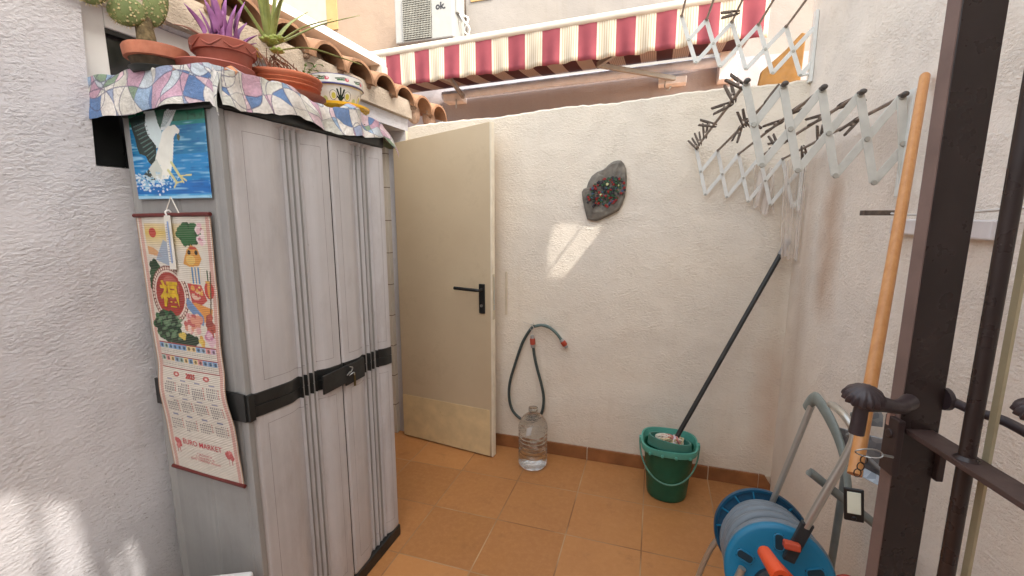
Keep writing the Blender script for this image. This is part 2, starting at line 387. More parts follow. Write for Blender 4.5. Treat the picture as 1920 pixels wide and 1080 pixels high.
ty=[.88+.212*k for k in range(10)]
for k,y in enumerate(ty):
    z=2.130-.018*(y-1.7)
    if k%1==0:
        tile(y,z).build('roof_tile',M_tile,house,smooth=True)
m=MB()
for y in ty:
    z=2.130-.018*(y-1.7)
    m.ell((-1.47,y,z-.05),(.02,.085,.07)); 
    for s_ in (-1,1):
        for q in range(4): m.ell((-1.412+random.uniform(-.012,.006),y-.10+random.uniform(-.015,.012),z-.03+random.uniform(-.025,.012)),(.016,.012,.012))
m.build('mortar',pm('mortar',(150,124,104),.95,.2,30,bump=.9,bs=70,bdist=.006),house,smooth=True)
# doorway interior
M_wtile=NT('white_wall_tiles')
br=M_wtile.new('ShaderNodeTexBrick'); br.offset=0; tc=M_wtile.new('ShaderNodeTexCoord'); sp=M_wtile.new('ShaderNodeSeparateXYZ'); cb=M_wtile.new('ShaderNodeCombineXYZ')
M_wtile.link(tc.outputs['Object'],sp.inputs[0]); M_wtile.link(sp.outputs[0],cb.inputs[0]); M_wtile.link(sp.outputs[2],cb.inputs[1]); M_wtile.link(cb.outputs[0],br.inputs['Vector'])
br.inputs['Scale'].default_value=1; br.inputs['Brick Width'].default_value=.2; br.inputs['Row Height'].default_value=.2; br.inputs['Mortar Size'].default_value=.003
br.inputs['Color1'].default_value=(*lin((205,196,182)),1); br.inputs['Color2'].default_value=(*lin((198,190,176)),1); br.inputs['Mortar'].default_value=(*lin((130,116,100)),1)
M_wtile=M_wtile.fin(br.outputs['Color'],.3)
MB().boxab((-3.0,2.41,0),(-1.571,2.47,2.3)).boxab((-3.0,1.2,0),(-2.96,2.409,2.3)).boxab((-3.0,1.16,0),(-1.575,1.199,2.3)).build('room_wall',M_wtile,house)
MB().boxab((-3.0,1.16,2.301),(-1.58,2.47,2.34)).build('room_ceiling',M_white,house)
M_door=NT('door_paint')
_co=M_door.coords(); _c=M_door.ramp(M_door.noise(_co,2.5,4),[(.3,lin((198,178,148))),(.7,lin((210,192,162)))])
_g=M_door.ramp(M_door.noise(_co,5,8,.75),[(.55,0),(.8,.35)]); _c=M_door.mix(_g,_c,lin((160,136,104)))
_sx=M_door.new('ShaderNodeSeparateXYZ'); M_door.link(_co,_sx.inputs[0]); _lo=M_door.ramp(M_door.math('ADD',_sx.outputs[2],M_door.math('MULTIPLY',M_door.noise(_co,12,5),.12)),[(.06,.55),(.22,0)]); _c=M_door.mix(_lo,_c,lin((134,104,74)))
M_door=M_door.fin(_c,M_door.ramp(M_door.noise(_co,7,4),[(.3,.32),(.7,.55)]),M_door.bump(M_door.noise(_co,3,2),.25,.01),0,.4)
M_dedge=pm('door_edge_cream',(236,226,204),.5,.08)
MB().boxab((-1.56,2.446,0),(-1.448,2.474,1.93)).boxab((-1.56,1.56,0),(-1.452,1.598,1.93)).boxab((-1.56,1.56,1.931),(-1.452,2.474,1.96)).build('door_frame',M_dedge,house,bevel=.003)
dh=V(-1.520,2.400,0); de=V(-.843,2.309,0); dd=(de-dh).normalized(); dn=V(dd.y,-dd.x,0)  # dn toward camera
DL=.662
def DP(s,z,o): return dh+dd*s+dn*o+V(0,0,z)
def ztop(s): return 1.853+.068*s/.66
m=MB(); T=.038
m.add([DP(s,z,o) for s in (0.01,DL) for z,o in ((.008,0),(.008,-T),(ztop(s),-T),(ztop(s),0))],[(0,1,2,3),(7,6,5,4),(0,3,7,4),(1,5,6,2),(3,2,6,7),(0,4,5,1)])
door=m.build('door',M_door,house,bevel=.002,label='beige metal door standing open against the back wall')
m=MB(); m.add([DP(s,z,o) for s in (DL+.0005,DL+.008) for z,o in ((.008,.002),(.008,-T),(ztop(s),-T),(ztop(s),.002))],[(0,1,2,3),(7,6,5,4),(0,3,7,4),(1,5,6,2),(3,2,6,7),(0,4,5,1)])
m.build('edge_strip',M_dedge,door,bevel=.001)
m=MB(); m.add([DP(s,z,o) for s in (.012,DL-.012) for z,o in ((.01,.0005),(.01,.003),(.288+.012*s/.66,.003),(.288+.012*s/.66,.0005))],[(0,1,2,3),(7,6,5,4),(0,3,7,4),(1,5,6,2),(3,2,6,7),(0,4,5,1)])
m.build('kick_plate',pm('kick_plate_cream',(222,200,156),.35,.08),door)
rotd=Matrix((dd,dn,V(0,0,1))).transposed()
MB().box(DP(.609,.964,.006),(.038,.010,.170),mat=rotd).build('lock_plate',M_black,door,bevel=.004)
MB().tube(bez([DP(.612,1.018,.010),DP(.612,1.018,.045),DP(.60,1.019,.055),DP(.52,1.021,.056),DP(.455,1.022,.054)],6),[.008]*12+[.0095]*13,12).build('handle',M_black,door,smooth=True)
MB().tube([DP(.609,.925,.011),DP(.609,.925,.017)],.008,14).build('keyhole',M_alu,door)
cx=DP(DL+.009,.975,-T/2); 
MB().box(cx,(.003,.024,.26),mat=rotd).build('latch_plate',pm('latch_metal',(206,196,170),.4,.1,metal=.3),door,bevel=.001)
MB().box(cx+dd*.003,(.003,.010,.08),mat=rotd).box(cx+dd*.003+V(0,0,-.06),(.003,.012,.03),mat=rotd).box(cx+dd*.003+V(0,0,.06),(.002,.005,.11),mat=rotd).build_each('latch',M_alu,door)
MB().boxab((-.832,2.468,.845),(-.818,2.476,1.105)).build('strike_plate',pm('latch_metal2',(214,200,176),.5),bwall)
# ------------------------------------------------------------------ neighbour building with awning beyond the wall
nb=thing('apartment_building','cream and white neighbouring building rising beyond the back wall','building',(-1,4.6,0))
m=MB().boxab((-7,4.6,0),(3.5,4.9,7)); m.build('wall',M_facade,nb)
MB().boxab((-3.68,4.585,3.52),(-3.54,4.599,5)).build('window_trim',pm('trim_cream',(176,142,94),.8,.06),nb)
MB().boxab((-6.2,4.588,3.60),(-3.683,4.598,5)).build('white_panel',pm('panel_white',(170,162,150),.7,.03),nb)
MB().boxab((-1.90,4.560,3.575),(-1.66,4.571,5)).build('window_trim',pm('trim_cream',(236,206,150),.8),nb)
MB().boxab((-6,4.57,0),(3.4,4.599,2.80)).build('awning_shade_band',stucco('stucco_awning_shade',(168,162,164),strength=.3),nb)  # facade band coloured grey to imitate the shade below the awning
MB().tube([(.60,4.50,1.5),(.60,4.50,2.9)],.006,8).tube([(-2.25,4.57,1.5),(-2.25,4.57,2.6)],.004,8).build_each('pipe',M_white,nb)
MB().boxab((-1.955,4.572,2.801),(3.4,4.5995,7)).build('white_wall',stucco('stucco_white',(150,144,138),strength=.2),nb)
# awning
def awn_mat(shaded=False):
    n=NT('awning_cloth_shaded' if shaded else 'awning_cloth'); tc=n.new('ShaderNodeTexCoord'); sp=n.new('ShaderNodeSeparateXYZ'); n.link(tc.outputs['Object'],sp.inputs[0])
    x=n.math('ADD',sp.outputs[0],20*.2625-.199+(-1.0)); fr=n.math('FRACT',n.math('DIVIDE',x,.2625))
    red=n.math('LESS_THAN',fr,.5)
    f2=n.math('FRACT',n.math('MULTIPLY',n.math('SUBTRACT',fr,.5),15.9)); ln=n.math('LESS_THAN',f2,.22); edge=n.math('GREATER_THAN',n.math('ABSOLUTE',n.math('SUBTRACT',fr,.75)),.205)
    ln=n.math('MULTIPLY',ln,n.math('SUBTRACT',1,edge))
    cream=n.mix(ln,lin((190,180,162)) if not shaded else lin((150,138,134)),lin((150,132,108)) if not shaded else lin((112,102,98)))
    rd=n.ramp(n.noise(n.coords(scale=(1,1,1)),6,4),[(.3,lin((126,62,70))),(.7,lin((140,70,78)))] if not shaded else [(.3,lin((62,34,38))),(.7,lin((72,40,44)))])
    col=n.mix(red,cream,rd)
    n.b.inputs['Subsurface Weight'].default_value=0
    return n.fin(col,.85,n.bump(n.noise(n.coords(),300,2),.2,.001),0,.2)
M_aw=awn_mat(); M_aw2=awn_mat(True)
aw=thing('awning','red and cream striped awning with white front bar beyond the back wall','awning',(-1.0,3.4,2.5))
def bz(x): return 2.800+(x+.2)*.0300
m=MB().tube([(-3.2,3.4,bz(-3.2)),(.69,3.4,bz(.69))],.031,20); m.build('front_bar',pm('bar_cream',(196,190,176),.4,.06,8),aw,smooth=True)
MB().tube([(.69,3.4,bz(.69)),(.705,3.4,bz(.69))],.041,20).build('end_cap',M_white,aw)
def vfn(u,v):
    x=-2.62+u*3.24; 
    return V(x,3.385-.012*math.sin(x*47.8)*v-.010*math.sin(x*7)*v, bz(x)+.012-v*(.280+.004*math.sin(x*24)))
MB().grid(vfn,220,8).build('valance',M_aw,aw,smooth=True,solid=.002)
def cfn(u,v):
    x=-2.62+u*3.24; return V(x,3.41+v*1.06,bz(x)+.02-.02*v-.05*math.sin(v*math.pi))
MB().grid(cfn,60,14).build('canopy',M_aw2,aw,smooth=True,solid=.002)  # underside takes a darkened copy of the cloth, shade painted in
M_arm=pm('awning_arm_grey',(150,146,140),.45,.1,metal=.3)
MB().tube([(-2.2,4.5,2.675),(.62,4.5,2.765)],.045,20).build('roller_tube',pm('roller_sky_blue',(214,228,250),.3,.04),aw,smooth=True)  # bluish colour stands in for sky reflected on the tube
MB().boxab((-2.17,4.44,2.60),(-1.96,4.59,2.68)).boxab((-.04,4.45,2.60),(.20,4.59,2.66)).boxab((.455,4.42,2.59),(.585,4.59,2.90)).build_each('bracket',pm('bracket_cream',(236,236,240),.5),aw,bevel=.006)
m=MB()
for x in (-1.95,.10):
    m.bar((x,4.45,2.64),(x-.62 if x>0 else x+.1,3.95,2.66),.04,.03).bar((x-.62 if x>0 else x+.1,3.95,2.66),(x-.1 if x>0 else x-.25,3.44,2.74),.04,.03)
m.build_each('folding_arm',M_arm,aw,group=2,bevel=.004)
m=MB().tube(bez([(.02,4.43,2.62),(.02,4.42,2.56),(.05,4.42,2.54),(.07,4.42,2.57)]),.006,8).tube([(-2.02,4.43,2.62),(-2.02,4.43,2.53)],.007,8); m.build_each('winding_eye',M_alu,aw)
# air conditioner
ac=thing('air_conditioner','white outdoor air conditioning unit with round fan grille on the far wall','air conditioner',(-2.27,4.4,3.145))
MB().boxab((-2.595,4.25,3.145),(-1.955,4.53,3.60)).build('casing',pm('ac_white',(158,157,152),.45,.04),ac,bevel=.012)
m=MB(); 
for i in range(19): x=-2.495+i*.0168; m.boxab((x,4.236,3.165),(x+.0045,4.241,3.545))
for i in range(20): z=3.165+i*.020; m.boxab((-2.497,4.231,z),(-2.186,4.235,z+.0045))
m.build('grille',pm('grille_grey',(160,158,148),.5),ac)
MB().tube([(-2.34,4.2495,3.355),(-2.34,4.243,3.355)],.158,40).boxab((-2.50,4.2475,3.16),(-2.184,4.2492,3.55)).build('fan',pm('fan_dark',(78,76,70),.6,.2),ac)
text_mesh('ok.',.085,lambda x,y:V(-2.085+x,4.2485,3.435+y),pm('logo_dark',(50,48,50),.5),'logo',ac,bold=.0035)
MB().boxab((-1.9545,4.30,3.38),(-1.925,4.46,3.55)).build('valve_cover',pm('ac_white',(158,157,152)),ac,bevel=.006)
m=MB(); m.tube(bez([(-1.94,4.36,3.40),(-1.90,4.36,3.33),(-1.86,4.42,3.27),(-1.91,4.5,3.20),(-1.86,4.55,3.14)]),.010,8).tube(bez([(-1.94,4.40,3.40),(-1.86,4.40,3.35),(-1.91,4.42,3.25),(-1.84,4.5,3.20)]),.008,8)
m.build_each('hose',M_white,ac,smooth=True)
MB().boxab((-2.5,4.3,3.10),(-2.46,4.6,3.143)).boxab((-2.08,4.3,3.10),(-2.04,4.6,3.143)).build_each('bracket',M_white,ac)
# yellow panel beyond wall
m=MB(); m.add([(.47,2.9,1.95),(.70,2.9,2.02),(.71,2.9,2.38),(.69,2.9,2.39),(.62,2.9,2.31),(.51,2.9,2.21)],[(0,1,2,3,4,5)])
o=m.build('folded_parasol',pm('mustard_cloth',(120,84,34),.85,.15,18,bump=.3,bs=80),None,solid=.03,bevel=.006); tag(o,'mustard yellow slanted canvas showing above the wall top by the right wall','canvas')
# ------------------------------------------------------------------ utility cabinet
FLx,FLy=-1.04,.874
cab=thing('utility_cabinet','tall grey plastic utility cabinet with black band and trim','cabinet',(-1.22,1.22,0))
CA,CB,CC,CD=V(-1.04,.874,0),V(-1.037,1.575,0),V(-1.405,1.585,0),V(-1.41,.894,0)
fdir=(CB-CA).normalized(); fn_=V(fdir.y,-fdir.x,0)   # outward (+x)
sdir=(CD-CA).normalized(); sn_=V(sdir.y,-sdir.x,0); 
if sn_.y>0: sn_=-sn_
FLEN=(CB-CA).length; SLEN=(CD-CA).length
def CF(s,z,o=0): return CA+fdir*(s*FLEN)+fn_*o+V(0,0,z)
def CS(s,z,o=0): return CA+sdir*(s*SLEN)+sn_*o+V(0,0,z)
def plast(name,c,dirtc,amt):
    n=NT(name); co=n.coords(); l=lin(c)
    col=n.ramp(n.noise(co,3,5,.6),[(.3,tuple(x*.88 for x in l)),(.7,tuple(x*1.06 for x in l))])
    gm=n.math('MULTIPLY',n.ramp(n.noise(n.coords(scale=(1,1,.35)),9,8,.72),[(.5,0),(.75,1)]),amt); col=n.mix(gm,col,lin(dirtc))
    st=n.ramp(n.noise(n.coords(scale=(22,22,.5)),1.6,5,.65),[(.35,.93),(.65,1.03)]); col=n.mix(.8,col,st,'MULTIPLY')
    sp=n.ramp(n.noise(co,55,5,.8),[(.66,0),(.72,1)]); col=n.mix(n.math('MULTIPLY',sp,.35),col,lin((120,112,108)))
    return n.fin(col,n.ramp(n.noise(co,14,4),[(.3,.42),(.7,.6)]),n.bump(n.noise(co,260,3),.12,.001),0,.4)
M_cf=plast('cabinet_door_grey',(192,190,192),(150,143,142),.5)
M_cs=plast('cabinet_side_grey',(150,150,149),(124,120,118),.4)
# body
def foot(off): 
    P=[CA+(-fn_-sn_)*off,CB+(-fn_)*off+fdir*(-off*.5),CC+fn_*off*.2+V(0,-off*.5,0),CD+(-sn_)*off]; return P
m=MB()
P=[CF(0,0,-.016)+(-sn_)*.012,CF(1,0,-.016)-fdir*.004,CC,CD-sn_*.012]
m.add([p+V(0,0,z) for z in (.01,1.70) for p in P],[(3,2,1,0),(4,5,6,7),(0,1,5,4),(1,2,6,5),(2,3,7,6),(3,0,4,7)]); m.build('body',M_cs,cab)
# side panel with ridges: grid profile
def side_o(s):
    o=-.004
    for c in (.94,.49,.10):
        d=abs(s-c)
        if d<.018: o-=.004*(1-d/.018)
    if s>.97: o=-.001
    if s<.06: o=.0
    return o
ss=sorted(set([i/80 for i in range(81)]+[.94,.49,.10,.922,.958,.472,.508,.082,.118]))
def strip(z0,z1,prof,ss,fn,mat,name,par,thick=.0,**k):
    m=MB(); 
    for s in ss: m.v+=[tuple(fn(s,z0,prof(s))),tuple(fn(s,z1,prof(s)))]
    m.f=[(2*i,2*i+2,2*i+3,2*i+1) for i in range(len(ss)-1)]
    return m.build(name,mat,par,smooth=False,weld=False,**k)
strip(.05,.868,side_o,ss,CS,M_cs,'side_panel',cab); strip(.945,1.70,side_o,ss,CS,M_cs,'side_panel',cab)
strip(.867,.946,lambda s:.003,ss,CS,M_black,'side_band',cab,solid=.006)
# doors: profile across s for one door, local t 0..1
def door_o(t,fl):
    # gentle convex columns beside three recessed flutes
    o=.0
    a,b=fl
    if t<a: o=-.017*math.exp(-((t-a)/.10)**2)
    elif t>b: o=-.017*math.exp(-((t-b)/.08)**2)
    else:
        k=(t-a)/(b-a)*3; f=k-math.floor(k); o=-.022+.017*(abs(f-.5)*2)**5
    e=min(t,1-t)
    if e<.02: o-=.006*(1-e/.02)
    return o
def dprof(t0,t1,a,b):
    return lambda s: door_o((s-t0)/(t1-t0),(a,b))
def door_ss(t0,t1,a,b):
    base=set([t0+(t1-t0)*i/60 for i in range(61)])
    for i in range(55): base.add(t0+(t1-t0)*(a-.03+(b-a+.06)*i/54))
    return sorted(base)
jt=.56
for (t0,t1,a,b,nm) in ((.032,jt-.0045,.50,.69,'door'),(jt+.0045,.998,.44,.72,'door')):
    ssd=door_ss(t0,t1,a,b); pf=dprof(t0,t1,a,b)
    m=MB(); zr=[(.062,.805+.0),( .945,1.685)]
    # upper leaf and lower leaf and band follow the same profile; band height falls to the right as moulded
    def zb(s): return .870-.058*s   # bottom of band
    def zt(s): return .941-.056*s
    q=[]
    for s in ssd:
        o=pf(s); q+=[tuple(CF(s,.055,o-.002)),tuple(CF(s,.064,o)),tuple(CF(s,zb(s),o))]
    m.v=q; n_=len(ssd)
    for i in range(n_-1): m.f+=[(3*i,3*i+3,3*i+4,3*i+1),(3*i+1,3*i+4,3*i+5,3*i+2)]
    m2=len(m.v)
    for s in ssd:
        o=pf(s); m.v+=[tuple(CF(s,zt(s),o)),tuple(CF(s,1.676,o)),tuple(CF(s,1.688,max(o,-.003)-.001))]
    for i in range(n_-1): m.f+=[(m2+3*i,m2+3*i+3,m2+3*i+4,m2+3*i+1),(m2+3*i+1,m2+3*i+4,m2+3*i+5,m2+3*i+2)]
    d_=m.build(nm,M_cf,cab,weld=False,solid=.003)
    # band
    mb=MB()
    for s in ssd:
        o=pf(s)*1.0+.004
        z0,z1=zb(s),zt(s); zm=(z0+z1)/2
        mb.v+=[tuple(CF(s,z0,o-.004)),tuple(CF(s,z0+.002,o)),tuple(CF(s,zm-.002,o)),tuple(CF(s,zm,o-.003)),tuple(CF(s,zm+.002,o)),tuple(CF(s,z1-.002,o)),tuple(CF(s,z1,o-.004))]
    for i in range(n_-1):
        for k in range(6): mb.f.append((7*i+k,7*i+7+k,7*i+8+k,7*i+k+1))
    mb.build('band',M_black,d_,weld=False,smooth=True)
    # engraved line frame: thin dark inset tube
    x0=t0+(t1-t0)*.11; x1=t0+(t1-t0)*.89
    M_line=pm('groove',(134,129,131),.7)
    ml=MB()
    def sline(sa,za,sb,zb_):
        N=24; pts=[CF(sa+(sb-sa)*i/N,za+(zb_-za)*i/N,pf(sa+(sb-sa)*i/N)+.0012) for i in range(N+1)]; ml.tube(pts,.0008,5)
    for (za,zc) in ((.11,None),(None,1.645)):
        if zc: 
            sline(x0,zt(x0)+.03,x0,zc);sline(x1,zt(x1)+.03,x1,zc);sline(x0,zc,x1,zc);sline(x0,zt(x0)+.03,x1,zt(x1)+.03)
        else:
            sline(x0,za,x0,zb(x0)-.03);sline(x1,za,x1,zb(x1)-.03);sline(x0,za,x1,za);sline(x0,zb(x0)-.03,x1,zb(x1)-.03)
    ml.build('groove',M_line,d_)
m=MB().box(CF(.49,.868,.010),(.006,.13,.066),mat=Matrix((fn_,fdir,V(0,0,1))).transposed()).box(CF(.635,.862,.010),(.006,.11,.075),mat=Matrix((fn_,fdir,V(0,0,1))).transposed())
m.build('handle',M_black,cab,bevel=.003)
m=MB().tube(bez([CF(.56,.865,.016),CF(.575,.875,.022),CF(.59,.872,.018),CF(.60,.885,.02),CF(.585,.892,.016)]),.0022,6).tube(bez([CF(.57,.862,.02),CF(.60,.868,.024),CF(.612,.855,.02)]),.0018,6)
m.build('wire_tie',M_alu,cab)
MB().box(CF(.622,.835,.014),(.004,.008,.05),mat=Matrix((fn_,fdir,V(0,0,1))).transposed()).build('key',pm('old_brass',(110,96,60),.5,metal=.7),cab)
MB().box(CF(.012,.87,-.004),(.010,.018,1.64),mat=Matrix((fn_,fdir,V(0,0,1))).transposed()).build('corner_post',M_cs,cab,bevel=.002)
MB().box(CF(.027,.87,-.010),(.004,.012,1.62),mat=Matrix((fn_,fdir,V(0,0,1))).transposed()).build('gap',M_black,cab)
MB().box(CF(.012,.905,.004),(.012,.019,.076),mat=Matrix((fn_,fdir,V(0,0,1))).transposed()).build('side_band',M_black,cab)
MB().box(CF(jt,.87,-.010),(.004,.012,1.60),mat=Matrix((fn_,fdir,V(0,0,1))).transposed()).build('gap',M_black,cab)
# plinth and top rails
Pt=[CA+fn_*.004+sn_*.004,CB+fn_*.004+fdir*.004,CC+fdir*.004,CD+sn_*.004]
MB().add([p+V(0,0,z) for z in (0,.052) for p in Pt],[(3,2,1,0),(4,5,6,7),(0,1,5,4),(1,2,6,5),(2,3,7,6),(3,0,4,7)]).build('plinth',M_black,cab,bevel=.004)
MB().add([p+V(0,0,z) for z in (1.690,1.764) for p in Pt],[(3,2,1,0),(4,5,6,7),(0,1,5,4),(1,2,6,5),(2,3,7,6),(3,0,4,7)]).build('top_cap',M_black,cab,bevel=.006)
MB().box(CF(1.004,.87,-.06),(.10,.006,1.60),mat=Matrix((fn_,fdir,V(0,0,1))).transposed()).build('side_panel',M_cs,cab)
# ------------------------------------------------------------------ tablecloth
ZC=1.786
def sstep(a,b,x):
    t=min(1,max(0,(x-a)/(b-a))); return t*t*(3-2*t)
def cloth(u,v):
    # u along y (front edge direction) from over the side drop to past the far end; v from wall to front drop
    L1=.100; Ly=.72; Ltot=L1+Ly+.075
    p=u*Ltot-L1      # distance along y from side edge; negative = hanging side
    Wd=.41; Lf=.092; q=v*(Wd+Lf)   # from wall
    wob=.006*math.sin(u*37+v*9)+.005*math.sin(v*31+u*11)
    y=FLy-.012+max(p,0) if p>0 else FLy-.006-.012-.008*math.sin(q*24+1)-.01*min(1,-p*12)
    z=ZC+(.012*math.sin(p*16+q*5)*math.sin(q*9+1.5) if p>0 else 0)
    z+=.006*max(0,math.sin(p*23+2))
    x=-1.45+q
    if p<0: z=ZC+.004-(-p)*(.98+.10*math.sin(q*5+2.0)) 
    xe=-1.45+Wd
    if q>Wd:
        d=q-Wd; x=xe+.014+.12*d+.007*math.sin(p*26+1)+.004*math.sin(p*61)
        z-=d*(.95+.13*math.sin(p*13+1.2)-.25*sstep(.35,.75,p))
        if p<0: y+=-.004; 
    if p>Ly-.02: z-=(p-Ly+.02)*.8
    if p<=0 and q>Wd: x=xe+.010+.02*(q-Wd)/Lf; y=y+ (q-Wd)*.15; z=ZC-(-p)*.98-(q-Wd)*.25
    n1=.0035*math.sin(p*83+q*51)+.0025*math.sin(p*131-q*77)
    return V(x+ (wob*.4 if q>Wd else 0),y+(wob*.5 if p<0 else 0),z+(n1+wob if (p>0 and q<=Wd) else n1*.3))
def cloth_canvas(w,h):
    cv=Canvas(w,h,(220,218,208)); rr=random.Random(21)
    X=cv.X*.895; Y=cv.Y*.502
    Xw=X+.012*np.sin(Y*31+1)+.010*np.sin(Y*13+X*9); Yw=Y+.010*np.sin(X*24+2)+.008*np.sin(X*51)
    ci=np.floor(Xw/.066).astype(int); cj=np.floor(Yw/.058).astype(int)
    fx=np.abs(((Xw/.066)%1)-.5); fy=np.abs(((Yw/.058)%1)-.5)
    idn=ci*73+cj*131; ln=((fx>.478)|(fy>.474))
    drop=((ci*7+cj*5)%3==0); ln=ln&~(drop&(fx<.478))
    for k in range(40):
        cx,cy,r=rr.uniform(-.02,.92),rr.uniform(-.02,.52),rr.uniform(.035,.10); d=np.sqrt((Xw-cx)**2+((Y-cy)*rr.uniform(.7,1.3))**2)
        idn=idn+(d<r)*(k*977+13); ln=ln|(np.abs(d-r)<.0014)
    pal=[(222,220,212),(214,212,202),(228,226,220),(92,128,178),(196,156,176),(224,222,214),(218,150,96),(206,166,186),(150,178,208),(210,210,200),(226,222,216),(156,170,200),(222,196,204),(130,156,128),(232,228,222),(196,206,214)]
    h_=((idn*2654435761)>>7)%len(pal)
    P=np.array([lin(c) for c in pal]); cv.a=P[h_]
    mt=wave_noise(w,h,11,3,3); mt2=wave_noise(w,h,12,9,9); cv.a=cv.a*(.80+.30*mt+.12*mt2)[...,None]
    cv.put(ln,(70,70,104),.7); return cv
def wave_noise(w,h,seed,sx,sy):
    r=np.random.default_rng(seed); a=r.random((max(2,int(h/sy)),max(2,int(w/sx))))
    yi=np.linspace(0,a.shape[0]-1,h); xi=np.linspace(0,a.shape[1]-1,w)
    y0=np.floor(yi).astype(int); x0=np.floor(xi).astype(int); y1=np.minimum(y0+1,a.shape[0]-1); x1=np.minimum(x0+1,a.shape[1]-1)
    fy=(yi-y0)[:,None]; fx=(xi-x0)[None,:]
    return a[np.ix_(y0,x0)]*(1-fy)*(1-fx)+a[np.ix_(y0,x1)]*(1-fy)*fx+a[np.ix_(y1,x0)]*fy*(1-fx)+a[np.ix_(y1,x1)]*fy*fx
def cloth_bump(n):
    uv=n.new('ShaderNodeTexCoord').outputs['UV']
    mp=n.new('ShaderNodeMapping'); n.link(uv,mp.inputs[0]); mp.inputs['Scale'].default_value=(.9,.5,1)
    cr=n.ramp(n.noise(mp.outputs[0],34,6,.7,1.2),[(.35,0),(.7,1)]); n.b.inputs['Coat Weight'].default_value=.4; n.b.inputs['Coat Roughness'].default_value=.12
    return n.bump(cr,.6,.006)
cv=cloth_canvas(600,360)
m=canvas_mesh(cv,cloth)
o=m.build('tablecloth',attr_mat('patchwork_oilcloth',.38,.5,cloth_bump),None,smooth=True,cols=cv.cols()); tag(o,'crinkled patchwork patterned oilcloth draped over the top of the grey cabinet','tablecloth')
# ------------------------------------------------------------------ poster + calendar on cabinet side
def wave_noise(w,h,seed,sx,sy):
    r=np.random.default_rng(seed); a=r.random((max(2,int(h/sy)),max(2,int(w/sx))))
    yi=np.linspace(0,a.shape[0]-1,h); xi=np.linspace(0,a.shape[1]-1,w)
    y0=np.floor(yi).astype(int); x0=np.floor(xi).astype(int); y1=np.minimum(y0+1,a.shape[0]-1); x1=np.minimum(x0+1,a.shape[1]-1)
    fy=(yi-y0)[:,None]; fx=(xi-x0)[None,:]
    return a[np.ix_(y0,x0)]*(1-fy)*(1-fx)+a[np.ix_(y0,x1)]*(1-fy)*fx+a[np.ix_(y1,x0)]*fy*(1-fx)+a[np.ix_(y1,x1)]*fy*fx
cv=Canvas(170,150,(40,130,190))
for y0,c in ((0,(30,84,66)),(.05,(38,110,84)),(.14,(24,130,128)),(.19,(34,118,166)),(.5,(34,132,196)),(.8,(20,110,190)),(.95,(70,160,214))): cv.rect(0,y0,1,1.01,c)
nz=wave_noise(170,150,3,16,2.2); 
cv.put(np.clip((nz-.62)*4,0,1)*(cv.Y>.16),(150,206,232),.75); cv.put(np.clip((.35-nz)*4,0,1)*(cv.Y>.16),(10,74,140),.6)
cv.put(np.clip((wave_noise(170,150,8,5,4)-.6)*4,0,1)*(cv.Y<.14),(16,60,44),.8)
def EP(P): return [((x-(60+(y-50)*.13))/(345-(y-50)*.02),(y-50)/370) for x,y in P]
cv.poly(EP([(140,40),(195,45),(216,105),(228,190),(190,210),(150,160)]),(214,232,236))
cv.poly(EP([(66,70),(150,60),(146,110),(160,150),(196,195),(196,240),(183,285),(160,262),(146,235),(118,225),(106,195),(98,160),(82,120)]),(28,48,44))
for k in range(9): cv.line(*EP([(90+k*9,110+k*18)])[0],*EP([(150+k*5,95+k*17)])[0],.006,(96,120,118),.8)
cv.poly(EP([(190,45),(240,45),(236,100),(222,140),(206,105)]),(40,84,66))
cv.poly(EP([(215,135),(238,60),(262,40),(296,38),(270,95),(250,130)]),(216,228,230))
for k in range(5): cv.line(*EP([(222+k*4,120)])[0],*EP([(248+k*10,48)])[0],.004,(110,140,140),.7)
cv.poly(EP([(225,140),(250,120),(280,116),(300,138),(296,160),(286,150),(274,165),(270,250),(262,300),(248,335),(215,338),(180,300),(196,232),(214,180)]),(238,240,232))
cv.poly(EP([(138,312),(160,292),(182,300),(190,338),(165,350),(142,330)]),(52,62,58)); cv.poly(EP([(160,290),(196,250),(222,300),(214,340),(180,330)]),(206,214,206))
cv.poly(EP([(296,150),(303,165),(298,182),(290,176),(288,158)]),(90,92,60))
cv.line(*EP([(262,268)])[0],*EP([(300,325)])[0],.016,(206,206,150)); cv.line(*EP([(248,300)])[0],*EP([(286,352)])[0],.016,(206,206,150))
for a,b in (((300,325),(352,322)),((300,325),(330,345)),((286,352),(276,372)),((286,352),(310,350)),((300,325),(318,352))): cv.line(*EP([a])[0],*EP([b])[0],.009,(214,210,140))
for k in range(170):
    x=random.gauss(150,60); y=random.gauss(345,22)
    if x<310: cv.ell(*EP([(x,y)])[0],random.uniform(.006,.022),random.uniform(.005,.016),random.choice([(230,240,244),(206,226,236),(160,204,226)]),.85)
cv.rect(0,.965,1,1,(150,200,226))
poster=thing('poster','glossy poster of an eagle swooping over blue water on the cabinet side','poster',tuple(CS(.5,1.57,.004)))
def pfn(u,v):
    s=.911+(.116-.911)*u; z=1.70-.226*v; z+= -.002*u
    return CS(s,z,.0035+.0015*math.sin(u*5+v*3))
def paper_mat(name,rough,spec,slat=0):
    def bf(n):
        if slat:
            tc=n.new('ShaderNodeTexCoord'); sp=n.new('ShaderNodeSeparateXYZ'); n.link(tc.outputs['Object'],sp.inputs[0])
            return n.bump(n.math('ABSOLUTE',n.math('SINE',n.math('MULTIPLY',sp.outputs[2],math.pi/.0052))),.6,.002)
        return n.bump(n.noise(n.coords(),25,3),.15,.002)
    return attr_mat(name,rough,spec,bf)
canvas_mesh(cv,pfn).build('print',paper_mat('poster_gloss',.22,.5),poster,smooth=True,cols=cv.cols())
MB().tube([CS(.14,1.4735,.006),CS(.89,1.4735,.006)],.0022,6).build('edge_strip',pm('poster_edge',(150,196,224),.4),poster)
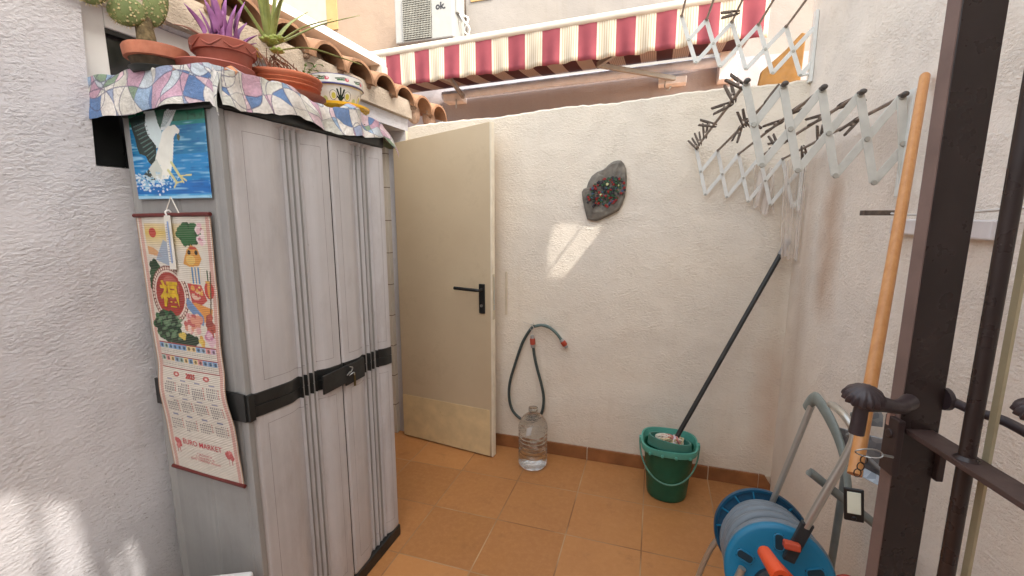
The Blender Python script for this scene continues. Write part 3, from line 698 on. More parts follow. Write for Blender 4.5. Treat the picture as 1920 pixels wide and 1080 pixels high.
# calendar
cal=thing('wall_calendar','long bamboo scroll calendar with red medallion and month tables hanging on the cabinet side','calendar',tuple(CS(.5,1.05,.01)))
W_,H_=190,470
cv=Canvas(W_,H_,(226,220,208))
cv.rect(.035,.0,.085,1,(224,176,160),.8); cv.rect(.93,0,.975,1,(222,170,156),.8); cv.rect(0,0,.018,1,(196,150,120)); cv.rect(.985,0,1,1,(190,150,120))
cv.put(((np.floor(cv.X*90)+np.floor(cv.Y*230))%2==0)&(((cv.X>.035)&(cv.X<.085))|((cv.X>.93)&(cv.X<.975))),(206,110,100),.5)
g=np.clip(1-np.abs(cv.Y-.06)/.07,0,1)*(cv.X>.11)*(cv.X<.93)*(cv.Y<.17)*(cv.Y>.025); cv.put(g*np.clip(1.3-cv.X*1.1,0,1),(232,196,60),.95)
cv.ell(.22,.060,.052,.018,(206,50,36)); 
cv.poly([(.12,.11),(.2,.115),(.30,.135),(.32,.15),(.12,.14)],(226,150,50),.8)
cv.poly([(.22,.16),(.36,.085),(.44,.10),(.5,.16),(.40,.18)],(140,170,206),.8)
for c,k in (((30,84,48),60),((46,110,62),40)):
    cv.blobs(.72,.062,.15,.03,k,.03,[c],.38); cv.blobs(.68,.085,.06,.018,k//3,.025,[c],.38)
cv.blobs(.86,.062,.05,.035,22,.022,[(236,190,200),(210,120,150),(240,220,220)],.4)
cv.blobs(.06+.12,.20,.06,.03,30,.03,[(30,84,48),(24,64,44)],.4); cv.blobs(.14,.24,.04,.03,24,.03,[(30,84,48)],.4)
# ring + medallion
cv.ell(.36,.290,.265,.110,(120,60,50)); 
for k in range(46):
    a=k/46*6.283; cv.ell(.36+.243*math.cos(a),.290+.101*math.sin(a),.013,.0055,(232,206,190))
cv.ell(.36,.290,.225,.094,(236,214,200)); cv.ell(.36,.290,.205,.086,(176,40,34)); cv.ell(.38,.262,.12,.045,(206,110,96),.6)
cv.rect(.50,.17,.62,.235,(232,226,214)); 
# snake-like figures and lantern
cv.poly([(.62,.15),(.66,.12),(.72,.10),(.80,.115),(.84,.15),(.80,.175),(.68,.18),(.60,.17)],(232,160,36)); cv.ell(.70,.155,.06,.018,(240,196,90)); cv.ell(.69,.128,.02,.009,(40,30,26)); cv.ell(.78,.128,.02,.009,(40,30,26)); cv.ell(.74,.112,.05,.006,(200,70,40))
cv.poly([(.68,.18),(.82,.18),(.80,.24),(.66,.245)],(232,220,190)); 
for k in range(3): cv.rect(.695+k*.04,.18,.715+k*.04,.24,(80,140,200))
cv.poly([(.62,.24),(.80,.245),(.86,.30),(.78,.32),(.66,.315)],(206,60,56)); cv.ell(.72,.285,.06,.016,(236,190,170)); cv.blobs(.74,.27,.09,.02,14,.02,[(232,170,60),(206,60,56),(236,200,120)],.4)
cv.poly([(.56,.32),(.70,.31),(.92,.33),(.90,.37),(.78,.385),(.66,.35)],(232,150,46)); cv.line(.60,.315,.78,.375,.02,(110,150,200),1)
cv.ell(.895,.262,.06,.032,(206,50,44)); cv.ell(.895,.262,.022,.030,(230,160,60)); cv.rect(.86,.228,.93,.236,(226,170,60)); cv.rect(.885,.19,.90,.228,(40,90,50))
cv.line(.93,.2,.86,.46,.008,(96,80,60))
for c in ((24,74,44),(40,104,60),(20,56,40)):
    cv.blobs(.26,.41,.19,.05,70,.035,[c],.36); cv.blobs(.45,.455,.24,.02,50,.03,[c],.36)
for k in range(34): 
    x=random.uniform(.1,.45); y=random.uniform(.37,.46); cv.line(x,y,x+.05,y-.006,.005,(110,150,110),.7)
cv.blobs(.66,.392,.12,.035,40,.03,[(232,170,170),(240,210,196),(206,90,90),(230,150,120)],.4); cv.blobs(.88,.40,.05,.04,24,.028,[(190,80,60),(160,60,50)],.4)
cv.blobs(.86,.445,.05,.022,22,.026,[(232,190,206),(214,130,170)],.4); cv.blobs(.75,.455,.03,.018,14,.022,[(236,206,70),(232,170,50)],.4); cv.blobs(.47,.442,.05,.01,10,.02,[(230,200,70)],.4)
# zodiac strips
for y0 in (.478,.527):
    cv.rect(.09,y0-.004,.93,y0,(170,60,60)); 
    for k in range(12):
        c=random.choice([(230,150,150),(150,180,214),(236,206,140),(206,170,206),(170,200,190),(232,170,120),(120,170,220)])
        cv.rect(.095+k*.069,y0,.095+(k+1)*.069-.005,y0+.020,c); cv.ell(.13+k*.069,y0+.011,.017,.007,tuple(int(x*.55) for x in c))
    for r_ in range(3): cv.put((cv.Y>y0+.024+r_*.007)&(cv.Y<y0+.027+r_*.007)&(cv.X>.1)&(cv.X<.92)&(np.sin(cv.X*260+r_)>-.3),(120,112,118),.6)
for x in (.088,.925): cv.rect(x,.474,x+.008,.576,(170,60,60))
cv.rect(.088,.572,.933,.576,(170,60,60))
for x in (.30,.74): cv.ell(x,.5965,.045,.010,(206,90,84)); cv.ell(x,.5965,.02,.004,(240,220,210))
# months 4x3
for mi in range(12):
    cx0=.10+(mi%4)*.208; cy0=.622+(mi//4)*.071
    cv.rect(cx0+.05,cy0-.006,cx0+.13,cy0-.001,(80,104,160),.85)
    st=random.randint(0,6)
    for dnum in range(31):
        r_,c_=divmod(dnum+st,7); x=cx0+.012+c_*.026; y=cy0+.008+r_*.0095
        cv.rect(x,y,x+.015,y+.0055,(190,60,60) if c_==6 else (92,92,104),.85)
cv.rect(.1,.842,.93,.844,(190,186,176))
for x in (.14,.87):
    cv.blobs(x,.885,.045,.016,22,.022,[(206,80,84),(226,130,130)],.42); cv.line(x-.02,.90,x-.02,.925,.005,(206,100,100)); cv.line(x+.02,.90,x+.02,.922,.005,(206,100,100))
cv.put(((np.floor(cv.Y*H_))%3==0),(176,168,150),.32)
def lerp_t(tab,v):
    for i in range(len(tab)-1):
        if v<=tab[i+1][0]:
            t=(v-tab[i][0])/(tab[i+1][0]-tab[i][0]); t=t*t*(3-2*t); return tab[i][1]+(tab[i+1][1]-tab[i][1])*t
    return tab[-1][1]
LE=[(0,.954),(.3,.95),(.6,.905),(.8,.885),(1,.878)]; RE=[(0,.141),(.25,.155),(.45,.17),(.6,.155),(.78,.09),(1,.080)]
OE=[(0,.008),(.3,.006),(.55,.010),(.68,.018),(.85,.012),(1,.008)]
def cal_fn(u,v,o=0): 
    a=lerp_t(LE,v);b=lerp_t(RE,v); zz=1.425-.75*v+(.0)*u
    return CS(a+(b-a)*u,zz-.012*u*(v>2),lerp_t(OE,v)+.003*math.sin(u*3.1)+o)
_g=cv.a.mean(axis=2,keepdims=True); cv.a=(cv.a*.84+_g*.16)*.95
canvas_mesh(cv,cal_fn).build('scroll',paper_mat('bamboo_paper',.75,.2,1),cal,smooth=True,cols=cv.cols())
M_rod=pm('dark_red_rod',(96,34,30),.45,.15)
MB().tube([CS(.962,1.427,.010),CS(.135,1.431,.010)],.0055,10).build('top_rod',M_rod,cal,smooth=True)
MB().tube([CS(.885,.674,.010),CS(.066,.674,.010)],.0055,10).build('bottom_rod',M_rod,cal,smooth=True)
def ct(u0,v0,flip=1): return lambda x,y: cal_fn(u0+x/.285, v0-y/.75, .0016)
M_red=pm('print_red',(180,44,44),.6); M_gold=pm('print_gold',(206,170,40),.5,.2,60)
text_mesh('2025',.020,ct(.52,.597),M_red,'year_text',cal,bold=.0007)
text_mesh('EURO MARKET',.0235,ct(.505,.873),pm('print_rose',(196,76,84),.6),'shop_text',cal,bold=.0001)
text_mesh('☎ 96 534 64 16\nC. Gabriel Miró, 10\n03193 TORREVIEJA (Alicante)'.replace('☎','T'),.0095,ct(.52,.927),pm('print_rose',(196,76,84),.6),'address_text',cal)
if text_mesh('福',.078,ct(.36,.293),M_gold,'medallion_glyph',cal,bold=.0022) is None: pass
m=MB().tube([CS(.60,1.43,.012),CS(.53,1.476,.008)],.0014,6).tube([CS(.44,1.43,.012),CS(.53,1.476,.008)],.0014,6); m.build('cord',pm('cord',(225,222,214),.8),cal)
th=thing('thermometer','narrow white thermometer hanging over the top of the bamboo calendar','thermometer',tuple(CS(.54,1.36,.02)))
rots=Matrix((sdir,sn_,V(0,0,1))).transposed()
MB().box(CS(.548,1.355,.019),(.024,.004,.145),mat=rots).build('plate',pm('thermo_white',(222,220,212),.4),th,bevel=.002)
MB().tube([CS(.535,1.30,.023),CS(.535,1.412,.023)],.0016,8).build('glass_tube',pm('thermo_glass',(150,170,210),.1),th,smooth=True)
m=MB()
for k in range(16): m.box(CS(.55,1.305+k*.0065,.0222),(.008 if k%4 else .014,.0012,.0010),mat=rots)
m.build_each('scale_mark',pm('scale_ink',(60,70,110),.6),th)
MB().tube(bez([CS(.548,1.428,.02),CS(.548,1.437,.022),CS(.54,1.441,.016),CS(.535,1.436,.010)]),.0022,8).build('hook',M_white,th,smooth=True)
# ------------------------------------------------------------------ plants on cabinet
def saucer(name,c,r,h,mat,par): 
    return MB().lathe([(r*.82,0),(r*.86,0),(r,h),(r*1.02,h),(r*1.01,h*1.08),(r*.96,h),(r*.84,h*.25),(0.0,h*.22)],c,40).build(name,mat,par,smooth=True)
def leaf(m,pts,w,fold=.35,n=9,tipw=.0,curve=None):
    P=bez(pts,max(2,n//(len(pts)-1))); N=len(P)
    vs=[];fs=[]
    for i,p in enumerate(P):
        t=i/(N-1); d=(P[min(i+1,N-1)]-P[max(i-1,0)]).normalized()
        sd_=d.cross(V(0,0,1)); 
        if sd_.length<.05: sd_=V(1,0,0)
        sd_.normalize(); upv=sd_.cross(d).normalized()
        ww=w*(curve(t) if curve else (math.sin(math.pi*min(1,(t*.9+.12)))**.7))
        vs+=[p+sd_*ww+upv*ww*fold,p,p-sd_*ww+upv*ww*fold]
    for i in range(N-1): fs+=[(3*i,3*i+3,3*i+4,3*i+1),(3*i+1,3*i+4,3*i+5,3*i+2)]
    m.add(vs,fs)
def leaf_mat(name,a,b,rough=.5,edge=None):
    n=NT(name); co=n.coords(); col=n.ramp(n.noise(co,16,4),[(.3,lin(a)),(.7,lin(b))])
    n.b.inputs['Subsurface Weight'].default_value=.0
    return n.fin(col,rough,n.bump(n.noise(co,120,3),.25,.001),0,.4)
ZT=1.79
# cactus
cac=thing('potted_cactus','spiny green prickly pear cactus in a dirty terracotta pot at the window','potted plant',(-1.27,.90,ZT))
c0=(-1.265,.905,ZT)
saucer('saucer',c0,.062,.012,pm('saucer_dark',(42,46,44),.6),cac)
MB().lathe([(.046,.012),(.052,.013),(.062,.036),(.064,.040)],c0,36).build('pot_body',pm('pot_mossy',(92,76,56),.9,.35,40,bump=.6,bs=70,dirt=(50,44,36),dirtamt=.8,dirtscale=14),cac,smooth=True)
MB().lathe([(.064,.034),(.070,.036),(.073,.060),(.070,.065),(.065,.062),(.063,.052),(0,.052)],c0,40).build('pot_rim',M_terra,cac,smooth=True)
M_cact=NT('cactus_skin'); co=M_cact.coords(); vo=M_cact.new('ShaderNodeTexVoronoi'); vo.inputs['Scale'].default_value=105; M_cact.link(co,vo.inputs['Vector'])
ar=M_cact.ramp(vo.outputs['Distance'],[(.22,1),(.38,0)]); cc=M_cact.ramp(M_cact.noise(co,14,4),[(.3,lin((88,100,58))),(.7,lin((124,134,84)))])
cc=M_cact.mix(ar,cc,lin((190,176,130))); M_cact=M_cact.fin(cc,.7,M_cact.bump(ar,.8,.004),0,.3)
M_trunk=pm('cactus_trunk',(112,96,66),.9,.35,90,bump=.9,bs=150,bdist=.004)
b0=V(*c0)+V(0.01,-.028,.048)
MB().tube([b0,b0+V(-.002,0,.04),b0+V(-.004,-.002,.080)],[.024,.020,.018],16).build('stem',M_trunk,cac,smooth=True)
pads=[(V(-1.262,.842,1.922),(.039,.014,.034),-25),(V(-1.250,.906,1.962),(.026,.013,.058),12),(V(-1.275,.778,1.945),(.034,.013,.030),-60),(V(-1.25,.93,2.02),(.024,.012,.03),10)]
m=MB()
sp=MB()
for c,r_,an in pads:
    rot=Matrix.Rotation(R(-35),3,'Z')@Matrix.Rotation(R(-an),3,'X'); 
    rr=(r_[1],r_[0],r_[2]); m.ell(c,rr,rot,20,14)
    for k in range(150):
        th_=random.uniform(0,6.283); ph=math.acos(random.uniform(-1,1)); nrm=V(math.sin(ph)*math.cos(th_),math.sin(ph)*math.sin(th_),math.cos(ph))
        pt_=V(*c)+rot@V(nrm.x*rr[0],nrm.y*rr[1],nrm.z*rr[2]); nn=(rot@V(nrm.x/rr[0],nrm.y/rr[1],nrm.z/rr[2])).normalized()
        for q in range(3):
            dv=(nn+V(random.uniform(-.5,.5),random.uniform(-.5,.5),random.uniform(-.5,.5))).normalized(); a_=dv.orthogonal().normalized()*.0004
            sp.add([pt_-a_,pt_+a_,pt_+dv*.007],[(0,1,2)])
m.build('pads',M_cact,cac,smooth=True); sp.build('spines',pm('spine',(206,190,140),.7),cac,weld=False)
MB().ell(b0+V(.005,.05,.012),(.016,.022,.012)).ell(b0+V(.0,.035,.01),(.012,.014,.016)).build_each('small_pad',M_trunk,cac,smooth=True)
# purple plant
pu=thing('potted_purple_plant','purple spear leaved plant in a red brown plastic pot near the cabinet corner','potted plant',(-1.17,1.03,ZT))
M_pp=pm('pot_redbrown',(156,82,66),.5,.1,10,dirt=(180,130,110),dirtamt=.3)
c1=V(-1.185,1.00,ZT)
MB().lathe([(.075,0),(.080,.002),(.098,.034),(.101,.036),(.099,.039),(.093,.036),(.075,.008),(0,.008)],c1,44).build('saucer',M_pp,pu,smooth=True)
c2=V(-1.165,1.018,ZT+.006)
MB().lathe([(.052,0),(.056,.002),(.068,.066),(.069,.068),(.076,.069),(.080,.096),(.077,.099),(.072,.097),(.069,.080),(0,.080)],c2,44).build('pot',M_pp,pu,smooth=True)
m=MB()
for k in range(9):
    a=k/9*6.283; m.tube(bez([c2+V(.0785*math.cos(a+t*.5),.0785*math.sin(a+t*.5),.084-.010*math.sin(t*3.14)) for t in (0,.5,1,1.3)],4),.0022,6)
m.build('swag_relief',M_pp,pu,smooth=True)
M_pl=leaf_mat('purple_leaf',(128,72,124),(176,116,168)); m=MB(); base=c2+V(0,0,.082)
tips=[((-.01,-.095,.085),.011),((-.0,-.045,.115),.014),((.01,-.035,.155),.014),((-.01,-.01,.14),.016),((.005,.02,.150),.015),((.01,.045,.135),.014),((.02,.065,.150),.013),((.0,.085,.105),.012),((.02,.10,.075),.012),((.0,.115,.06),.010),((-.02,.12,.035),.009),((.03,.02,.11),.013),((-.03,.03,.12),.013),((.02,-.01,.10),.012),((-.04,-.03,.10),.012)]
for (t,w_) in tips:
    t=V(*t); o_=V(t.x*.5,t.y*.55,0); leaf(m,[base+o_,base+o_+V(t.x*.2,t.y*.05,t.z*.5),base+t],w_,.55,8)
m.build('leaves',M_pl,pu,smooth=True,solid=.0012)
m=MB()
for t in ((.0,-.14,.018),(.03,-.06,.012),(.05,.0,.0),(.06,.07,-.01),(.04,.12,-.03),(.03,.13,.0)):
    leaf(m,[base+V(0,t[1]*.3,.01),base+V(t[0]*.8,t[1]*.7,.022),base+V(*t)],.005,.4,8)
m.build('dry_leaves',leaf_mat('dry_leaf',(150,110,100),(190,150,130)),pu,smooth=True,solid=.001)
m=MB()
for k in range(9): leaf(m,[base+V(.02,.075+.004*k,.012),base+V(.025,.072+.007*random.random()*4,.03+.01*random.random())],.006,.3,6)
m.build('yellow_shoot',leaf_mat('yellow_leaf',(190,150,60),(214,180,90)),pu,smooth=True)
# yucca in terracotta
yu=thing('potted_yucca','long bladed yucca with succulents in a ribbed terracotta pot on the cabinet','potted plant',(-1.17,1.25,ZT))
c3=V(-1.17,1.222,ZT-.004)
MB().lathe([(.09,0),(.095,.001),(.128,.018),(.131,.021),(.125,.022),(.09,.006),(0,.006)],c3,48).build('saucer',M_terra,yu,smooth=True)
prof=[(.080,.008),(.084,.010),(.104,.032),(.108,.037),(.113,.039),(.116,.043),(.112,.047),(.115,.051),(.119,.055),(.115,.058),(.118,.062),(.122,.067),(.122,.073),(.118,.077),(.110,.075),(.106,.065),(0,.065)]
MB().lathe(prof,c3,52).build('pot',pm('terra_pot',(184,102,70),.7,.12,14,bump=.2,bs=80,dirt=(210,150,110),dirtamt=.3),yu,smooth=True)
M_yl=leaf_mat('yucca_leaf',(112,124,66),(172,176,104),.45); m=MB()
b=c3+V(0,-.035,.160)
def T(y,z,x=-1.17): return V(x,y,z)
yt=[T(1.589,2.188,-1.12),T(1.40,2.135,-1.2),T(1.40,2.10,-1.10),T(1.32,2.20,-1.2),T(1.26,2.24,-1.16),T(1.22,2.26,-1.12),T(1.17,2.24,-1.2),T(1.10,2.17,-1.14),T(1.07,2.10,-1.22),T(1.09,2.14,-1.08),T(1.13,2.06,-1.05),T(1.28,2.2,-1.26)]
for t in yt:
    mid=b.lerp(t,.5)+V(0,0,.012); leaf(m,[b,b.lerp(t,.15),mid,t],.0120,.45,12,curve=lambda q:(min(1,q*5+.5))*(1-q)**.6*1.15)
t=T(1.60,2.013,-1.13); leaf(m,[b+V(0,.01,-.01),b.lerp(t,.35)+V(0,0,.018),b.lerp(t,.7)+V(0,0,.01),t],.009,.35,12,curve=lambda q:(min(1,q*5+.5))*(1-q)**.5)
m.build('blade_leaves',M_yl,yu,smooth=True,solid=.0014)
m=MB()
for k,(dy,dx) in enumerate(((-.045,0),(-.03,.01),(-.015,.02),(.0,0),(.02,.02),(.03,-.01),(-.06,.02),(-.005,.035),(.04,.03))):
    p=c3+V(dx,dy,.076); m.tube(bez([p,p+V(random.uniform(-.01,.01),random.uniform(-.012,.012),.03),b+V(random.uniform(-.01,.015),random.uniform(-.02,.02),-.015+random.uniform(-.02,.01))],5),[.0022]*11,6)
for k in range(26):
    p=c3+V(random.uniform(-.04,.07),random.uniform(-.10,.03),.080); m.tube([p,p+V(random.uniform(-.02,.02),random.uniform(-.025,.025),random.uniform(.01,.05))],.0011,5)
m.build('stems',pm('dry_stem',(128,88,66),.85,.3,40),yu,smooth=True)
m=MB()
for (cy,cz,cx,sc) in ((-.068,.158,.03,1.15),(-.040,.172,.035,1.0),(-.055,.132,.045,.9)):
    cc_=c3+V(cx,cy,cz)
    for ring,(nn,rad,tilt) in enumerate(((6,.020*sc,.3),(5,.014*sc,.9))):
        for k in range(nn):
            a=k/nn*6.283+ring; d=V(math.cos(a),math.sin(a),tilt).normalized(); q=d.to_track_quat('Z','Y').to_matrix()
            m.ell(cc_+d*rad*.6,(.009*sc,.0045*sc,.014*sc),q,10,6)
m.build('succulent_rosettes',leaf_mat('succulent',(132,146,70),(176,182,104),.35),yu,smooth=True)
m=MB(); b2=c3+V(.03,.055,.08)
for (dy,dz) in ((.01,.06),(.06,.07),(.045,.03)):
    st=[b2,b2+V(.01,dy*.5,dz*.6),b2+V(.015,dy,dz)]; m.tube(bez(st,4),.0012,5)
    for k in range(5):
        p=b2.lerp(st[2],.3+k*.17); s_=-1 if k%2 else 1; leaf(m,[p,p+V(.004,s_*.009+.008,.004),p+V(.006,s_*.015+.014,.001)],.006,.2,6)
m.build('leafy_sprig',leaf_mat('sprig',(84,120,64),(130,160,90)),yu,smooth=True)
# painted pot
tp=thing('painted_pot','small white painted pot with blue rim and flower motif on a yellow saucer','flower pot',(-1.17,1.5,ZT))
c4=V(-1.17,1.480,ZT+.012)
MB().lathe([(.07,0),(.075,.001),(.112,.016),(.120,.018),(.121,.026),(.115,.028),(.10,.012),(0,.010)],c4,48).build('saucer',pm('yellow_glaze',(232,178,40),.25,.06),tp,smooth=True)
cv=Canvas(420,120,(226,226,220)) # u around, v 0 top
cv.rect(0,0,1,.05,(48,44,110)); cv.rect(0,.30,1,.40,(44,42,104)); cv.rect(0,.96,1,1,(210,210,90))
for k in range(9):
    u0=k/9+.03; cv.line(u0,.18,u0+.05,.14,.005,(60,80,60),1,.28); cv.line(u0+.01,.22,u0+.045,.20,.006,(50,110,60),1,.28); cv.ell(u0+.062,.19,.012,.055,(206,70,90)); cv.ell(u0+.064,.17,.006,.04,(236,180,190))
for k in range(5):
    u0=k/5+.1
    for a in (-.032,-.017,0,.017,.032): cv.line(u0,.90,u0+a*1.3,.90-.42*math.cos(a*28),.0055,(28,48,38),1,.28)
    for sg in (-1,1): cv.ell(u0+sg*.046,.72,.024,.16,(60,60,80)); cv.ell(u0+sg*.046,.72,.021,.145,(232,232,222)); cv.ell(u0+sg*.044,.74,.014,.10,(206,200,90))
    cv.ell(u0+.10,.85,.016,.10,(180,200,120),.8)
PR=[(.0,.098,.118),(.04,.100,.116),(.30,.099,.088),(.38,.103,.083),(.42,.093,.078),(.6,.090,.060),(.85,.082,.035),(1,.076,.018)]
def pot_fn(u,v):
    for i in range(len(PR)-1):
        if v<=PR[i+1][0]+1e-9:
            t=(v-PR[i][0])/(PR[i+1][0]-PR[i][0]); r_=PR[i][1]+(PR[i+1][1]-PR[i][1])*t; z=PR[i][2]+(PR[i+1][2]-PR[i][2])*t; break
    a=u*2*math.pi+2.45; return c4+V(r_*math.cos(a),r_*math.sin(a),z+.006)
canvas_mesh(cv,pot_fn).build('pot',attr_mat('glazed',.15,.6),tp,smooth=True,cols=cv.cols())
MB().lathe([(.099,.1235),(.094,.124),(.091,.105),(0,.105)],c4,40).build('soil',pm('soil',(86,66,50),.95,.3,60,bump=.8,bs=80),tp,smooth=True)
# ------------------------------------------------------------------ stone plaque
pl=thing('stone_plaque','grey slate plaque with coloured glass beads hung on the back wall','plaque',(-.27,2.45,1.55))
out=[(-.277,1.672),(-.252,1.695),(-.228,1.711),(-.205,1.716),(-.188,1.715),(-.172,1.697),(-.162,1.674),(-.157,1.635),(-.155,1.595),(-.158,1.56),(-.161,1.526),(-.174,1.488),(-.191,1.456),(-.225,1.437),(-.26,1.420),(-.285,1.408),(-.308,1.402),(-.335,1.404),(-.357,1.410),(-.366,1.44),(-.374,1.471),(-.384,1.515),(-.390,1.557),(-.380,1.573),(-.364,1.579),(-.355,1.61),(-.338,1.640),(-.31,1.66)]
cx,cz=-.265,1.56; m=MB(); N=len(out)
rings=[(1.0,2.4765),(1.0,2.462),(.93,2.450),(.72,2.447),(.4,2.4485)]
for ri,(k,y) in enumerate(rings):
    for i,(x,z) in enumerate(out):
        j=1+(random.uniform(-.03,.03) if ri>=2 else 0); yy=y+(random.uniform(-.003,.003) if ri>1 else 0)
        if x<-.30 and ri==2: yy+=.006
        m.v.append((cx+(x-cx)*k*j,yy,cz+(z-cz)*k*j))
m.v.append((cx,2.449,cz))
for ri in range(len(rings)-1):
    for i in range(N): m.f.append((ri*N+i,ri*N+(i+1)%N,(ri+1)*N+(i+1)%N,(ri+1)*N+i))
for i in range(N): m.f.append(((len(rings)-1)*N+i,(len(rings)-1)*N+(i+1)%N,len(m.v)-1))
m.build('slate',pm('slate',(122,116,106),.8,.3,22,bump=.9,bs=35,dirt=(70,66,62),dirtamt=.5,bdist=.005),pl)
bc={'red_beads':(142,34,32),'green_beads':(40,80,50),'cream_beads':(206,206,150),'blue_beads':(60,84,110),'dark_beads':(40,38,44)}
bm_={k:MB() for k in bc}
rb=random.Random(4)
for k in range(190):
    a=rb.random()*6.283; q=math.sqrt(rb.random()); x=cx+.005+q*.10*math.cos(a); z=cz-.012+q*.075*math.sin(a)+ (x-cx)*.25
    kk=rb.choice(['red_beads','red_beads','green_beads','green_beads','green_beads','dark_beads','blue_beads','dark_beads']+(['cream_beads'] if k%3==0 else []))
    r_=rb.uniform(.0045,.0085)
    bm_[kk].lathe([(r_*.4,0),(r_*.8,0),(r_,r_*.4),(r_*.8,r_*.8),(r_*.4,r_*.8)],(x,2.445-rb.uniform(0,.003),z),8,rot=Matrix.Rotation(R(90),3,'X'))
allb=MB(); bcol=[]
for k,mm in bm_.items():
    allb.add(mm.v,mm.f); bcol+=[(*lin(bc[k]),1)]*len(mm.v)
bo=allb.build('beads',attr_mat('glass_beads',.15,.7),pl,cols=bcol,weld=False); bo['kind']='stuff'
# ------------------------------------------------------------------ hose on hook
hs=thing('garden_hose','short dark green hose looped over a nail on the back wall above the bottle','hose',(-.65,2.45,.78))
yh=2.458
M_hose=pm('hose_dark_green',(62,74,72),.55,.12,30)
path=[(-.545,.79),(-.60,.802),(-.635,.795),(-.66,.782),(-.70,.72),(-.728,.656),(-.765,.54),(-.795,.43),(-.800,.34),(-.785,.27),(-.752,.225),(-.70,.197),(-.655,.196),(-.615,.226),(-.590,.28),(-.583,.354),(-.595,.43),(-.620,.52),(-.640,.60),(-.652,.68)]
MB().tube(bez([(x,yh-.01,z) for x,z in path],6),.0085,12).build('tube',M_hose,hs,smooth=True)
MB().tube(bez([(-.635,yh-.022,.797),(-.60,yh-.026,.806),(-.56,yh-.022,.800),(-.515,yh-.014,.765),(-.482,yh-.008,.722)],6),.0085,12).build('tube_end',pm('hose_grey_green',(92,112,108),.55,.1),hs,smooth=True)
def connector(a,b,nm):
    a=Vector(a);b=Vector(b);d=(b-a)
    MB().tube([a,a+d*.25],.013,14).tube([a+d*.75,b],.011,14).build('connector_collar',pm('grey_plastic',(160,160,156),.5),hs,smooth=True,bevel=.001)
    MB().tube([a+d*.25,a+d*.28,a+d*.7,a+d*.75],[.013,.0155,.0155,.013],14).build('connector',pm('connector_orange',(176,70,48),.5),hs,smooth=True)
connector((-.652,yh-.012,.665),(-.656,yh-.014,.738),'a'); connector((-.486,yh-.008,.727),(-.452,yh-.004,.680),'b')
m=MB().tube([(-.655,2.48,.80),(-.66,2.43,.805)],.003,8).tube(bez([(-.66,2.44,.80),(-.645,2.43,.79),(-.65,2.43,.765),(-.665,2.435,.78)]),.0016,6).tube([(-.72,2.474,.806),(-.66,2.45,.800),(-.655,2.45,.745)],.0016,6)
m.build('nail',pm('string_white',(214,208,196),.7),hs)
# ------------------------------------------------------------------ water bottle
wb=thing('water_bottle','large clear plastic water bottle with ribs standing under the hose','bottle',(-.612,2.30,0))
cb=V(-.612,2.315,0)
prof=[(.0,.004),(.055,.002),(.073,.006),(.082,.018),(.083,.05)]
for k in range(7):
    z=.06+k*.022; prof+=[(.083,z),(.0775,z+.009),(.083,z+.018)]
prof+=[(.084,.225),(.083,.245),(.074,.272),(.055,.300),(.032,.318),(.023,.325),(.023,.335)]
gl=NT('clear_plastic'); gl.b.inputs['Transmission Weight'].default_value=1; gl.b.inputs['IOR'].default_value=1.22; gl.b.inputs['Roughness'].default_value=.03; gl.b.inputs['Base Color'].default_value=(.90,.95,.97,1)
gl.link(gl.bump(gl.noise(gl.coords(scale=(1,1,3)),28,4),.6,.01),gl.b.inputs['Normal'])
M_clear=gl.m
MB().lathe(prof,cb,40).build('body',M_clear,wb,smooth=True)
MB().lathe([(.026,.334),(.026,.352),(.0,.352)],cb,20).build('neck',M_clear,wb,smooth=True)
MB().grid(lambda u,v: cb+V(-.02+u*.03+v*.008,-.0845-.001*math.sin(u*6),.215+v*.05+u*.012),6,6).build('label_scrap',pm('label_scrap',(214,216,214),.5),wb,solid=.0006)
# ------------------------------------------------------------------ bucket + mop
bk=thing('mop_bucket','green oval plastic bucket with wringer standing by the back wall','bucket',(.125,2.30,0))
cbk=V(.120,2.262,0)
M_gr=pm('bucket_green',(22,92,68),.4,.12,12,dirt=(70,110,90),dirtamt=.3); M_grl=pm('bucket_rim_green',(86,160,142),.4,.08,12)
MB().lathe([(.0,.004),(.088,.0),(.094,.006),(.098,.02),(.1225,.272),(.1235,.28),(.119,.28),(.094,.02),(0,.018)],cbk,48,1,.86).build('body',M_gr,bk,smooth=True)
def rimpt(a,r,z):
    # squarish oval with pouring front
    c_,s_=math.cos(a),math.sin(a); k=(abs(c_)**3.2+abs(s_)**3.2)**(-1/3.2); return cbk+V(r*c_*k,r*.86*s_*k-.004,z)
m=MB(); n=56; rr=[(.117,.265),(.121,.28),(.128,.304),(.136,.304),(.138,.292),(.134,.272),(.124,.268)]
for r_,z in rr:
    for k in range(n): m.v.append(tuple(rimpt(2*math.pi*k/n,r_,z+.008*math.sin(2*math.pi*k/n))))
for i in range(len(rr)-1):
    for k in range(n): m.f.append((i*n+k,i*n+(k+1)%n,(i+1)*n+(k+1)%n,(i+1)*n+k))
m.build('rim',M_grl,bk,smooth=True)
m=MB()
for a in (0,math.pi): m.box(cbk+V(math.cos(a)*.139,-.004,.286),(.014,.03,.034))
for a in (-.9,-2.2,-1.35,-1.8): m.box(rimpt(a,.134,.270),(.02,.012,.014),rz=a)
m.build_each('lug',M_grl,bk,bevel=.003)
pts=[cbk+V(.142*math.cos(t),-.004-.128*math.sin(t),.286-.155*math.sin(t)) for t in [math.pi*i/24 for i in range(25)]]
MB().tube(pts,.0042,8).build('handle',pm('handle_green',(92,140,120),.45),bk,smooth=True)
